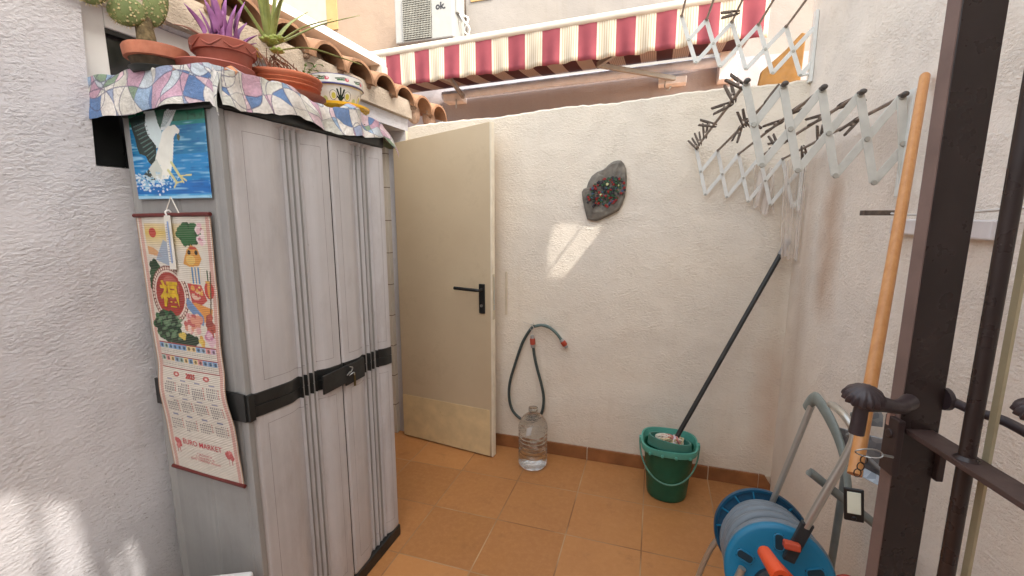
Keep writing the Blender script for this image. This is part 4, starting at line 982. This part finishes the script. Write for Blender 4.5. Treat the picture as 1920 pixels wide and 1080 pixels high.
# wringer basket sloped insert
m=MB(); n=40; W=[(.106,.052,.290,-.056),(.100,.050,.340,-.062),(.092,.042,.340,-.062),(.085,.036,.28,-.05),(.03,.012,.24,-.04)]
for rx,ry,z,oy in W:
    for k in range(n):
        a=2*math.pi*k/n; m.v.append(tuple(cbk+V(.0+rx*math.cos(a),oy+ry*math.sin(a),z-.012*math.cos(a))))
for i in range(len(W)-1):
    for k in range(n): m.f.append((i*n+k,i*n+(k+1)%n,(i+1)*n+(k+1)%n,(i+1)*n+k))
m.build('wringer',pm('wringer_green',(72,132,118),.45,.08),bk,smooth=True)
mp_=thing('mop','mop with black handle standing in the green bucket and leaning on the wall','mop',(.15,2.25,.33))
top=V(.615,2.452,1.318); bot=V(.148,2.215,.335); dm=(top-bot).normalized()
MB().tube([bot,top-dm*.085],.0115,14).build('handle',pm('mop_black',(44,44,42),.45,.2,20,dirt=(96,92,86),dirtamt=.3),mp_,smooth=True)
MB().tube([top-dm*.085,top-dm*.07,top-dm*.01,top],[.0135,.014,.0125,.006],14).build('grip',pm('grip_grey',(150,146,142),.6,.1),mp_,smooth=True)
MB().tube([bot-dm*.03,bot+dm*.012],[.028,.015],16).build('socket',pm('mop_socket',(216,196,206),.5),mp_,smooth=True)
rs=random.Random(9); ms=[MB(),MB(),MB()]
for k in range(60):
    a=rs.random()*6.283; r0=rs.uniform(.01,.03); c_=bot-dm*.02
    e=V(.118+rs.uniform(-.065,.065),2.210+rs.uniform(-.03,.028),.325+rs.uniform(0,.022))
    ms[k%3].tube(bez([c_+V(r0*math.cos(a),r0*math.sin(a),0),c_.lerp(e,.5)+V(rs.uniform(-.015,.015),rs.uniform(-.015,.015),.016),e,e+V(rs.uniform(-.01,.01),rs.uniform(-.008,.008),-.03)],4),.0042,6)
for mm,c_ in zip(ms,((226,218,200),(206,190,150),(196,130,120))): mm.build('mop_strands',pm('strand%d'%c_[2],c_,.9,.15,60),mp_,smooth=True)
# ------------------------------------------------------------------ drying racks
M_rack=pm('rack_enamel',(208,207,197),.5,.08,20,dirt=(140,136,124),dirtamt=.3)
M_rackw=pm('rack_white',(226,226,220),.5,.05,20,dirt=(170,166,156),dirtamt=.25)
M_rodm=pm('rod_metal',(150,136,124),.5,.2,30,metal=.4)
def zfun(x,y,N,F):
    pass
NT_=[(.229,1.513,1.806),(.326,1.513,1.79),(.422,1.513,1.773),(.514,1.513,1.754),(.609,1.513,1.74)]
NB_=[(.289,1.513,1.575),(.383,1.513,1.557),(.477,1.513,1.540),(.570,1.513,1.519),(.640,1.513,1.500)]
FT_=[(.172,2.44,1.757),(.27,2.44,1.74),(.363,2.44,1.72),(.457,2.44,1.705),(.552,2.44,1.69)]
FB_=[(.228,2.44,1.533),(.326,2.44,1.519),(.422,2.44,1.498),(.517,2.44,1.482),(.612,2.44,1.466)]
def scissor(tops,bots,w,t,mat,par,head=True,wall=True):
    n=len(tops); off=V(0,-t*1.2,0)
    for i in range(n):
        MB().bar(Vector(tops[i])+off,Vector(bots[i])+off,w,t,(1,0,.0)).build('slat',mat,par,bevel=.0012)
        a=Vector(bots[i]); 
        if i+2<n: b=Vector(tops[i+2])
        elif wall:
            dx=(tops[-1][0]-tops[0][0])/(n-1); b=Vector(tops[-1])+V(dx*(i+2-n+1),0,-.015*(i+2-n+1))
            mx=.640
            if b.x>mx: b=a.lerp(b,(mx-a.x)/(b.x-a.x)) if b.x>a.x else b
            if (b-a).length<.02: continue
        else: continue
        MB().bar(a,b,w,t,(0,0,1)).build('slat',mat,par,bevel=.0012)
    mid=(Vector(tops[0])+Vector(bots[0]))/2; MB().bar(mid,tops[1],w,t,(0,0,1)).build('slat',mat,par,bevel=.0012)
    m=MB()
    for i in range(n):
        for p in (Vector(tops[i]),Vector(bots[i]),(Vector(tops[i])+Vector(bots[i]))/2):
            m.tube([p+off+V(0,-t*.5,0),p+off+V(0,-t*.5-.0045,0)],[w*.36,w*.30],12)
    m.build_each('rivet',pm('rivet_grey',(178,176,166),.4,.1,metal=.4),par)
rk=thing('drying_rack','grey extendable scissor drying rack on the right wall, the lower one','drying rack',(.64,2.0,1.65))
scissor(NT_,NB_,.0215,.003,M_rack,rk); scissor(FT_,FB_,.0165,.003,M_rackw,rk)
for a,b_ in zip(NT_,FT_):
    MB().tube([V(*a)+V(0,-.012,.002),V(*b_)+V(0,.0,.002)],.0052,8).build('rod',M_rodm,rk,smooth=True)
m=MB()
for a in NT_: m.tube([V(*a)+V(0,-.016,.004),V(*a)+V(0,.006,.004)],.0075,10).ell(V(*a)+V(.002,-.016,.006),(.009,.006,.007))
for a in FT_: m.tube([V(*a)+V(0,-.010,.003),V(*a)+V(0,.004,.003)],.006,8)
m.build_each('rod_cap',pm('cap_dark',(88,82,76),.6),rk,smooth=True)
MB().boxab((.628,1.495,1.48),(.643,1.53,1.76)).boxab((.630,2.43,1.45),(.643,2.455,1.72)).build_each('wall_bracket',M_rackw,rk,bevel=.002)
uk=thing('drying_rack','white extendable scissor drying rack above the back wall, the upper one','drying rack',(.64,2.3,2.3))
UT=[(.07,2.46,2.375),(.182,2.46,2.345),(.293,2.46,2.322),(.406,2.46,2.297),(.520,2.46,2.275)]
UB=[(.146,2.46,2.160),(.256,2.46,2.132),(.368,2.46,2.110),(.481,2.46,2.082),(.596,2.46,2.062)]
scissor(UT,UB,.019,.003,M_rackw,uk)
MB().tube([V(*UB[-1]),V(.642,2.46,2.068)],.006,8).boxab((.630,2.445,2.03),(.643,2.475,2.33)).build_each('wall_bracket',M_rackw,uk)
for a in UT: MB().tube([V(*a),V(a[0]+.024,2.00,a[2]+.022)],.0050,8).build('rod',M_rodm,uk,smooth=True)
m=MB()
for a in UT: m.ell(V(*a)+V(0,-.004,.002),(.008,.008,.008))
m.build_each('rod_cap',pm('cap_brown',(110,80,62),.6),uk,smooth=True)
0 and scissor([(a[0]+.05,1.50,a[2]+.045) for a in UT],[(a[0]+.05,1.50,a[2]+.045) for a in UB],.024,.003,M_rackw,uk)
# pegs
M_peg=pm('weathered_wood',(104,92,82),.85,.35,60,bump=.5,bs=120,dirt=(52,48,44),dirtamt=.5)
M_peg2=pm('weathered_wood_light',(128,112,98),.85,.3,60,bump=.5,bs=120)
def make_peg():
    t=thing('clothes_peg','','clothes peg')
    for sgn in (1,-1):
        m=MB(); pr_=[(-.014,.0028),(-.004,.0045),(.0,.0035),(.012,.006),(.026,.0030),(.062,.0075),(.0645,.0150),(.030,.0130),(.010,.0105),(-.006,.009),(-.014,.0050)]
        vs=[(x,y,z*sgn) for y in (-.0068,.0068) for x,z in pr_]; k=len(pr_)
        m.add(vs,[tuple(range(k)),tuple(range(2*k-1,k-1,-1))]+[(i,(i+1)%k,k+(i+1)%k,k+i) for i in range(k)])
        m.build('jaw',M_peg,t,bevel=.0008)
    MB().tube([(.020,-.006,0),(.020,.006,0)],.0042,10).tube([(.020,-.006,.0),(.006,-.006,.008),(.006,.006,.008)],.0008,5).build('spring',M_rodm,t,smooth=True)
    return t
peg0=make_peg()
def copy_tree(o,parent=None):
    c=o.copy(); COL.objects.link(c); c.parent=parent
    for ch in o.children: copy_tree(ch,c)
    return c
first=[True]
def place_peg(pos,rod,ang,label,sc=1.0,yaw=0):
    t=peg0 if first[0] else copy_tree(peg0); first[0]=False
    y=Vector(rod).normalized(); x=V(math.cos(R(ang)),0,math.sin(R(ang))); x=(x-x.dot(y)*y).normalized(); z=x.cross(y)
    mt=Matrix((x,y,z)).transposed(); 
    if yaw: mt=mt@Matrix.Rotation(R(yaw),3,'Z')
    t.rotation_mode='XYZ'; t.rotation_euler=mt.to_euler(); t.location=pos; t.scale=(sc,)*3
    t['label']=label; t['category']='clothes peg'; t['group']='wooden clothes pegs on the drying racks'
ordn=['first','second','third','fourth','fifth','sixth','seventh']; cnt={}
rodn=['leftmost rod','second rod from the left','middle rod','fourth rod from the left','rightmost rod']
PEGS=[(0,.03,140),(0,.16,110),(0,.22,200),(0,.52,165),(0,.73,95),(0,.88,105),(0,.985,125),(1,.15,50),(1,.41,-45),(1,.46,115),(1,.53,250),(2,.22,30),(2,.37,205),(3,.11,20),(3,.23,200),(3,.59,100),(3,.65,195),(3,.74,115),(4,.26,225),(4,.56,100),(4,.73,-70)]
for i,t,a in PEGS:
    A,B=V(*NT_[i]),V(*FT_[i]); k=cnt.get(i,0); cnt[i]=k+1
    place_peg(A.lerp(B,t)+V(0,0,.002),B-A,a,'weathered wooden peg, %s from the front on the %s, lower rack'%(ordn[k],rodn[i]),.88,random.uniform(-25,25))
A,B=V(*UT[2]),V(UT[2][0]+.05,1.50,UT[2][2]+.045)
place_peg(A.lerp(B,.10),B-A,185,'dark wooden peg clipped to a rod of the upper rack before the awning',1.0)
# plastic bag
def bagmat():
    g=NT('thin_plastic_film'); mixs=g.new('ShaderNodeMixShader'); tr=g.new('ShaderNodeBsdfTransparent'); g.b.inputs['Base Color'].default_value=(*lin((226,216,206)),1); g.b.inputs['Roughness'].default_value=.25
    f=g.ramp(g.noise(g.coords(scale=(3,3,.3)),7,4,.6,.4),[(.38,.22),(.64,.72)]); g.link(f,mixs.inputs[0]); g.link(tr.outputs[0],mixs.inputs[1]); g.link(g.b.outputs[0],mixs.inputs[2]); g.link(mixs.outputs[0],g.out.inputs[0])
    g.link(g.bump(g.noise(g.coords(scale=(3,3,.6)),14,5),.8,.01),g.b.inputs['Normal']); return g.m
def bag(u,v):
    top0,top1=V(.555,2.43,1.68),V(.636,2.36,1.70); b0,b1=V(.583,2.43,1.235),V(.640,2.36,1.225)
    a=top0.lerp(b0,v).lerp(top1.lerp(b1,v),u); f=math.sin(u*22+1)*.5+math.sin(u*9+v*2)*.6
    return a+V(-.006*abs(f),-.012*f-.004,-.006*math.sin(u*17)*(v>.9))
o=MB().grid(bag,50,40).build('plastic_bag',bagmat(),None,smooth=True); tag(o,'crumpled clear plastic sheet hanging in the corner behind the lower rack','plastic sheet')
o=MB().grid(lambda u,v: V(.43+.09*u+.02*v,2.445-.01*math.sin(u*13+v*6),1.66-.20*v-.02*u+.015*math.sin(u*9)),24,24).build('plastic_bag',bagmat(),None,smooth=True); tag(o,'small crumpled clear bag pegged on the rack beside the corner','plastic bag')
# clothes line + pegs in front of white ledge
cl=thing('clothes_line','thin white cord strung along the right wall above the ledge','cord',(.6,1.3,1.43))
MB().tube(bez([(.60,1.56,1.44),(.595,1.40,1.432),(.595,1.25,1.430),(.60,1.10,1.437),(.60,.8,1.45)],6),.0028,8).build('cord',pm('cord_white',(214,210,204),.7),cl,smooth=True)
place_peg(V(.598,1.46,1.436),V(0,0,1),185,'weathered peg gripping the wooden pole at the cord',1.0)
place_peg(V(.60,1.19,1.433),V(0,-1,.02),150,'big weathered peg seen between the gate stile and first bar',1.0)
place_peg(V(.60,1.26,1.432),V(.0,-1,.02),10,'small peg tip just right of the gate stile on the cord',.8)
for o in list(scene.objects):
    if o.name.startswith('clothes_peg') and o.type=='EMPTY' and 'cord' in o.get('label','') : o['group']='wooden clothes pegs on the drying racks'
# ------------------------------------------------------------------ wooden pole
pA,pB=V(.572,1.330,1.738),V(.372,.915,.955)
po=thing('broom_handle','orange varnished wooden pole leaning against the right wall','pole',tuple(pB))
def woodm():
    n=NT('varnished_wood'); co=n.coords(scale=(30,30,1.5)); col=n.ramp(n.noise(co,3,6,.6,.4),[(.3,lin((190,128,70))),(.55,lin((200,140,82))),(.8,lin((208,150,92)))])
    return n.fin(col,.38,n.bump(n.noise(co,4,4),.15,.001),0,.5)
M_wood=woodm()
pA,pB=V(.628,1.451,1.779),V(.345,.845,.991)
po.location=pB; BASE[po.name]=pB.copy()
dpo=(pA-pB).normalized()
MB().tube([pB,pA-dpo*.006,pA-dpo*.002,pA],[.0108,.0108,.0092,.005],18).build('shaft',M_wood,po,smooth=True)
m=MB(); pc=V(.512,1.2025,1.456)
# ------------------------------------------------------------------ gate
gt=thing('iron_gate','dark brown iron gate leaf with a wide stile and shell knob handles, standing open','gate',(.38,.5,0))
gdir=V(-.1731,.985,0).normalized(); gper=V(.985,.173,0).normalized(); GK=V(.3725,.7927,0)
def G(p,d,z): return GK+gper*p-gdir*d+V(0,0,z)
rotg=Matrix((gper,gdir,V(0,0,1))).transposed()
M_gate=pm('gate_brown_paint',(48,36,33),.30,.12,14,bump=.12,bs=90)
MB().box(G(-.0010,-.012,1.14),(.0018,.0236,2.19),mat=rotg).build('side_face',pm('gate_side_brown',(124,102,94),.6,.15,10,dirt=(90,72,66),dirtamt=.3),gt)  # thin lighter brown face along one side of the stile
MB().box(G(.0276,-.012,1.14),(.0552,.024,2.2),mat=rotg).build('stile',M_gate,gt,bevel=.0012)
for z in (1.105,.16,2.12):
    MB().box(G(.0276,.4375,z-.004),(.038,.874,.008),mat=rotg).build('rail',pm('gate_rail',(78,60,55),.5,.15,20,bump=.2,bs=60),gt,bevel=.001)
for k,d in enumerate((.086,.222,.352,.482,.612,.742,.872)):
    MB().tube([G(.026,d,.165),G(.026,d,1.096)],.0092,16).build('bar',M_gate,gt,smooth=True)
    MB().tube([G(.026,d,1.107),G(.026,d,2.11)],.0092,16).tube([G(.026,d,1.1055),G(.026,d,1.110)],[.014,.0095],16).build('bar',M_gate,gt,smooth=True)
MB().box(G(.050,.086,1.14),(.004,.010,2.0),mat=rotg).build('cream_strip',pm('cream_strip',(186,172,138),.7,.1),gt)
MB().box(G(.028,.892,1.14),(.05,.030,2.2),mat=rotg).build('stile',M_gate,gt,bevel=.0012)
# handles with fluted shell knobs
def shell(c,axis_to,mbx):
    c=Vector(c); n1,n2=14,60; vs=[];fs=[]
    up_=(V(.0,-.30,.95)).normalized(); sx_=V(1,0.2,0); sx_=(sx_-sx_.dot(up_)*up_).normalized(); sy_=up_.cross(sx_)
    for i in range(n1+1):
        ph=math.pi*i/n1; 
        for k in range(n2):
            a=2*math.pi*k/n2; fl=1+.075*math.cos(a*15)*math.sin(min(ph,1.6))**1.2
            r_=math.sin(ph)*fl; z=math.cos(ph); z=z if z>0 else z*.28
            vs.append(c+sx_*(r_*math.cos(a)*.0245)+sy_*(r_*math.sin(a)*.0225)+up_*(z*.0205))
    for i in range(n1):
        for k in range(n2): fs.append((i*n2+k,i*n2+(k+1)%n2,(i+1)*n2+(k+1)%n2,(i+1)*n2+k))
    mbx.add(vs,fs)
M_cast=pm('cast_iron_brown',(56,44,46),.42,.15,30,spec=.6,bump=.1,bs=120)
m=MB(); kl=V(.287,.708,1.176); shell(kl,None,m)
m.tube(bez([kl+V(.004,0,-.006),V(.312,.722,1.166),V(.345,.745,1.156),V(.372,.775,1.155)],5),[.012,.012,.012,.012,.012,.0115,.011,.0105,.010,.010,.010,.011,.011,.011,.012,.012],14)
m.build('handle',M_cast,gt,smooth=True)
MB().tube([kl+V(.000,.0,-.004),kl+V(-.003,-.001,-.052)],[.0085,.0095],14).build('handle_drop',M_cast,gt,smooth=True)
m=MB(); kr=V(.424,.645,1.200); shell(kr+V(.010,0,0),None,m)
m.tube([G(.055,-.004,1.154),G(.062,-.004,1.154)],.017,16).tube(bez([G(.062,-.004,1.154),V(.448,.775,1.151),V(.470,.752,1.149),V(.478,.700,1.145),V(.474,.640,1.140),V(.468,.56,1.134)],5),.0068,12)
m.build('handle',M_cast,gt,smooth=True)
m=MB().box(G(-.004,-.004,1.075),(.010,.030,.09),mat=rotg).box(G(.060,-.006,1.055),(.010,.030,.060),mat=rotg).tube([G(-.012,-.004,1.094),G(.004,-.004,1.094)],.007,14)
m.build_each('lock_case',pm('lock_dark',(58,44,42),.45,.15),gt,bevel=.0015)
MB().box(G(-.004,-.012,1.115),(.012,.006,.022),mat=rotg).build('lock_bolt',pm('bolt_worn',(176,140,124),.5,.2),gt,bevel=.001)
# keys
ky=thing('key_ring','steel key ring with a black framed white tag hanging from the gate lock','keys',(.316,.735,1.07))
rc=V(.317,.742,1.081)
MB().tube([rc+V(.017*math.cos(t),.002*math.sin(t*2),.0065*math.sin(t)) for t in [6.283*i/28 for i in range(28)]],.0011,8,closed=True).build('ring',M_alu,ky,smooth=True)
MB().tube([rc+V(.016,0,0),rc+V(.032,.006,-.004)],.002,8).build('key_shank',M_alu,ky,smooth=True)
m=MB()
for q in range(3): 
    c_=rc+V(-.006-.003*q+.0015,0,-.012-.011*q); m.tube([c_+V(.0045*math.cos(t),.001,.0065*math.sin(t)) for t in [6.283*i/14 for i in range(14)]],.0009,6,closed=True)
m.build('chain',pm('chain_dark',(84,70,60),.4,.2,metal=.6),ky,smooth=True)
tq=Matrix((V(.97,-.2,.0).normalized(),V(.2,.97,0).normalized(),V(0,0,1))).transposed(); tc_=V(.302,.730,1.002); 
tr_=tq@Matrix.Rotation(R(-6),3,'Y')
MB().box(tc_,(.0245,.004,.052),mat=tr_).tube([tc_+tr_@V(0,-.004,-.0205),tc_+tr_@V(0,.003,-.0205)],.0035,12).build('tag',pm('tag_black',(26,26,26),.4),ky,bevel=.004,segs=3)
MB().box(tc_+tr_@V(0,-.0026,.004),(.0165,.0012,.034),mat=tr_).build('tag_paper',pm('tag_paper',(214,216,196),.5),ky,bevel=.002)
# ------------------------------------------------------------------ hose reel trolley
re=thing('hose_reel','blue hose reel trolley wound with grey hose, orange crank and tubular steel frame','hose reel',(.36,1.35,0))
A0,B0=V(.347,1.175,.510),V(.377,1.49,.402); ax=(B0-A0).normalized(); q=ax.to_track_quat('Z','Y').to_matrix()
M_blue=pm('reel_blue',(22,120,158),.38,.1,10,dirt=(60,110,130),dirtamt=.3); M_bdark=pm('reel_blue_dark',(18,76,106),.45,.15,10,dirt=(110,110,104),dirtamt=.4)
def disc(c,r,nm,mat,face):
    pr_=[(0,.0),(.05,0),(.055,face*.006),(r*.62,face*.008),(r*.90,face*.002),(r*.97,face*-.002),(r,face*.006),(r*1.0,face*.014),(r*.95,face*.014),(r*.9,face*.012),(0,face*.016)]
    return MB().lathe(pr_,c,64,rot=q).build(nm,mat,re,smooth=True)
RR=.128
fd=disc(A0,RR,'front_flange',M_blue,-1) if False else MB().lathe([(0,.012),(RR*.9,.012),(RR,.010),(RR,.0),(RR*.97,-.006),(RR*.90,-.008),(RR*.70,-.004),(RR*.40,-.002),(0,-.002)],A0,72,rot=q).build('front_flange',M_blue,re,smooth=True)
RR=.138
MB().lathe([(0,.0),(RR*.93,.0),(RR*.94,-.010),(RR*1.0,-.012),(RR*1.02,-.004),(RR*1.02,.008),(RR*.96,.012),(0,.012)],B0,72,rot=q).build('back_flange',M_bdark,re,smooth=True)
m=MB()
for k in range(14):
    a=k/14*6.283; m.box(B0+q@V(math.cos(a)*RR*.78,math.sin(a)*RR*.78,-.006),(RR*.36,.004,.010),mat=q@Matrix.Rotation(a,3,'Z'))
m.tube([B0+q@V(RR*.62*math.cos(t),RR*.62*math.sin(t),-.006) for t in [6.283*i/48 for i in range(48)]],.004,8,closed=True)
m.build_each('rib',M_blue,re)
RR=.128
m=MB()
for a in (88,158,20,-50,-130): 
    a=R(a); 
    m.box(A0+q@V(math.cos(a)*RR*.66,math.sin(a)*RR*.66,-.0052),(.042,.022,.007),mat=q@Matrix.Rotation(a,3,'Z'))
m.build_each('slot',pm('slot_dark',(14,44,56),.7),re,bevel=.007,segs=3)
m=MB()
for a in (88,158,20,-50,-130):
    a=R(a); cc_=A0+q@V(math.cos(a)*RR*.66,math.sin(a)*RR*.66,-.007); u_=q@V(math.cos(a),math.sin(a),0); w_=q@V(-math.sin(a),math.cos(a),0)
    pts=[cc_+u_*(.011*math.copysign(1,math.cos(t))*(1 if True else 0)+.009*math.cos(t))+w_*.011*math.sin(t) for t in [6.283*i/28+.1 for i in range(28)]]
    m.tube(pts,.0022,6,closed=True)
m.build_each('slot_rim',M_blue,re,smooth=True)
# hose windings
pts=[];Lw=(B0-A0).length-.03
turns=7.0
def coil(rad,t0,t1,turns,ph):
    N=int(turns*40); return [A0+q@V(rad*math.cos(ph+2*math.pi*turns*i/N),rad*math.sin(ph+2*math.pi*turns*i/N),t0+(t1-t0)*i/N+.006*math.sin(i*.11)) for i in range(N+1)]
M_hz=pm('hose_grey',(116,126,134),.45,.08,20,dirt=(96,98,98),dirtamt=.3)
def coil2(t0,t1,turns,ph,ra,rb):
    N=int(turns*44); rj=random.Random(3); out=[]
    for i in range(N+1):
        t=i/N; k=turns*t; rad=ra+(rb-ra)*t+.0075*math.sin(k*2.9+1); z=t0+(t1-t0)*t+.007*math.sin(k*6.283+ph+.8)
        out.append(A0+q@V(rad*math.cos(ph+6.283*k),rad*math.sin(ph+6.283*k),z))
    return out
MB().tube(coil(.078,.02,Lw,8,0),.0150,10).build('hose_inner',pm('hose_grey_shade',(40,46,52),.5,.1),re,smooth=True)  # inner turns coloured darker to paint shade between the windings
MB().tube(coil2(.022,Lw-.018,6.4,1,.112,.108),.0142,14).build('hose',M_hz,re,smooth=True)
MB().lathe([(.072,.012),(.072,Lw+.02)],A0,32,rot=q).build('drum',M_bdark,re,smooth=True)
# hub, crank
M_org=pm('orange_plastic',(232,86,44),.38,.06,10); M_blk2=pm('hub_dark',(44,50,54),.5,.15)
MB().lathe([(0,.0),(.062,.0),(.060,-.012),(.035,-.020),(0,-.020)],A0+q@V(.0,-.040,-.004),40,rot=q).build('hub',M_blk2,re,smooth=True)
hubf=V(.357,1.13,.560)
kn0=V(.292,1.10,.640); kn1=V(.296,1.035,.618)
kn0=A0+q@V(-.035,.018,-.035); 
def toward(p,px): return p
k0=V(.283,1.085,.640); k1=V(.297,.990,.652)
MB().tube([k0,k0.lerp(k1,.06),k0.lerp(k1,.9),k1],[.012,.0155,.0185,.0175],20).build('crank_grip',M_org,re,smooth=True)
MB().tube([k1+V(0,-.0005,0),k1+V(0,-.001,0)],.008,14).build('grip_hole',pm('orange_shadow',(130,40,20),.6),re)
MB().bar(k0+V(.006,.0,-.004),hubf+V(.02,-.004,-.03),.020,.012).build('crank_arm',M_org,re,bevel=.004)
MB().box(V(.360,1.150,.622),(.036,.018,.028),mat=q.to_3x3() if hasattr(q,'to_3x3') else q).build('release_button',pm('orange_dull',(190,74,44),.5),re,bevel=.004)
# frame
M_tube=pm('steel_tube',(196,194,186),.3,.04,8,metal=.7)
f0,f1=V(.390,1.165,.669),V(.457,1.165,.877)
g0,g1=V(.405,1.515,.50),V(.482,1.515,.838)
fr=[f0,f0.lerp(f1,.5),f1,V(.466,1.168,.925),V(.456,1.19,.952),V(.452,1.25,.955),V(.470,1.33,.93)]
MB().tube(bez(fr,6),.0095,14).build('frame_tube',M_tube,re,smooth=True)
MB().tube(bez([g0+V(-.01,0,-.06),g0,g0.lerp(g1,.5),g1,V(.486,1.508,.868)],5),.0090,14).build('frame_tube',M_tube,re,smooth=True)
MB().bar(f0+V(-.03,0,-.10),f0+V(.004,0,.012),.028,.014).build('tube_socket',M_blk2,re,bevel=.003)
MB().tube(bez([V(.40,1.165,.50),V(.37,1.16,.30),V(.34,1.15,.03),V(.34,1.3,.015),V(.36,1.50,.03),V(.38,1.52,.3),V(.40,1.515,.47)],6),.0095,12).tube(bez([V(.26,1.165,.52),V(.20,1.16,.3),V(.16,1.15,.03),V(.17,1.32,.015),V(.18,1.52,.03),V(.24,1.52,.3),V(.33,1.515,.42)],6),.0095,12).build('base_frame',M_tube,re,smooth=True)
# grey plastic grip across the top
M_grip=pm('grip_grey_green',(128,136,130),.45,.08,20)
m=MB(); gp=bez([V(.478,1.535,.835),V(.486,1.50,.880),V(.488,1.44,.882),V(.500,1.37,.845),V(.508,1.31,.79),V(.508,1.26,.72)],6); N=len(gp)
vs=[];fs=[]
for i,p in enumerate(gp):
    t=i/(N-1); wv=.030*math.sin(math.pi*min(1,t*.8+.22))**.8+.004
    d=(gp[min(i+1,N-1)]-gp[max(i-1,0)]).normalized(); a_=V(0,0,1); a_=(a_-a_.dot(d)*d).normalized(); b_=d.cross(a_)
    for k in range(12):
        an=6.283*k/12; vs.append(p+a_*math.cos(an)*wv*.62+b_*math.sin(an)*.009)
for i in range(N-1):
    for k in range(12): fs.append((i*12+k,i*12+(k+1)%12,(i+1)*12+(k+1)%12,(i+1)*12+k))
fs+=[tuple(range(11,-1,-1)),tuple((N-1)*12+k for k in range(12))]
m.add(vs,fs).build('handle_grip',M_grip,re,smooth=True)
# front reel: wheel bit lower right
MB().lathe([(0,.02),(.07,.02),(.075,.0),(.07,-.02),(0,-.02)],V(.50,1.16,.08),32,rot=Matrix.Rotation(R(90),3,'X')).lathe([(0,.02),(.07,.02),(.075,.0),(.07,-.02),(0,-.02)],V(.50,1.54,.08),32,rot=Matrix.Rotation(R(90),3,'X')).build_each('wheel',M_blk2,re,smooth=True)
MB().lathe([(0,.0),(.03,.0),(.03,-.02),(0,-.02)],V(.505,1.19,.50),20,rot=Matrix.Rotation(R(90),3,'X')).build('side_knob',pm('side_red',(170,60,50),.4,.2),re,smooth=True)
# ------------------------------------------------------------------ folded steel stool
stl=thing('folding_stool','folded galvanised steel stool leaning on the right wall behind the reel','stool',(.58,1.4,0))
M_galv=NT('galvanised'); co=M_galv.coords(); vo=M_galv.new('ShaderNodeTexVoronoi'); vo.inputs['Scale'].default_value=60; M_galv.link(co,vo.inputs['Vector'])
sc_=M_galv.new('ShaderNodeSeparateColor'); M_galv.link(vo.outputs['Color'],sc_.inputs[0])
M_galv=M_galv.fin(M_galv.ramp(sc_.outputs[0],[(0,lin((128,134,140))),(1,lin((176,180,184)))]),.34,None,.75,.5)
M_tg=pm('green_grey_tube',(132,140,138),.35,.1,20,metal=.5)
MB().tube(bez([V(.395,1.19,.800),V(.402,1.19,.797),V(.48,1.20,.735),V(.567,1.21,.667),V(.62,1.22,.62)],5),[.006]+[.0105]*20,14).build('leg',M_tg,stl,smooth=True)
MB().tube([V(.62,1.22,.62),V(.63,1.50,.02)],.0105,12).build('leg',M_tg,stl,smooth=True)
MB().tube([V(.60,1.52,.84),V(.56,1.46,.02)],.0105,12).build('leg',M_tg,stl,smooth=True)
m=MB(); m.add([(.505,1.42,.835),(.640,1.36,.835),(.648,1.34,.72),(.575,1.40,.735)],[(0,1,2,3)]); m.build('seat',M_galv,stl,solid=.004,bevel=.0015)
m=MB(); m.add([(.573,1.398,.738),(.648,1.338,.722),(.648,1.32,.700),(.578,1.375,.715)],[(0,1,2,3)]); m.add([(.575,1.45,.836),(.59,1.45,.90),(.615,1.45,.915),(.640,1.45,.87),(.642,1.45,.836)],[(0,1,2,3,4)]); m.build_each('bracket',M_galv,stl,solid=.004)
MB().tube(bez([V(.52,1.34,.85),V(.56,1.33,.80),V(.63,1.30,.74)],5),.006,10).build('brace',M_galv,stl,smooth=True)
# ------------------------------------------------------------------ plastic box bottom left
bx=thing('storage_box','white plastic box lid at the foot of the cabinet side by the left wall','box',(-1.25,.70,0))
ang=math.atan2(.128,.257); ca,sa=math.cos(ang),math.sin(ang); rb_=Matrix.Rotation(ang,3,'Z'); corner=V(-1.052,.858,.42)
def BX(a,b,z): return corner+rb_@V(a,b,z)
MB().box(BX(-.19,-.16,-.22),(.33,.29,.38),mat=rb_).build('tub',pm('tub_white',(214,214,212),.4,.06,dirt=(160,156,150),dirtamt=.3),bx,bevel=.02,segs=4)
MB().box(BX(-.19,-.16,-.012),(.376,.32,.024),mat=rb_).build('lid',pm('lid_white',(222,222,222),.35,.05,dirt=(180,170,165),dirtamt=.4),bx,bevel=.009,segs=4)
m=MB(); 
m.tube([BX(-.025,-.03,.0015),BX(-.025,-.29,.0015),BX(-.355,-.29,.0015),BX(-.355,-.03,.0015)],.0018,6,closed=True)
m.build('lid_groove',pm('lid_shadow',(90,88,88),.7),bx)
for q_ in range(3): MB().box(BX(-.09,-.05-.022*q_,.001),(.08,.010,.003),mat=rb_).build('lid_ridge',pm('lid_white',(222,222,222)),bx,bevel=.001)
# parts keep plain repeated names; clear the helper label of the peg prototype
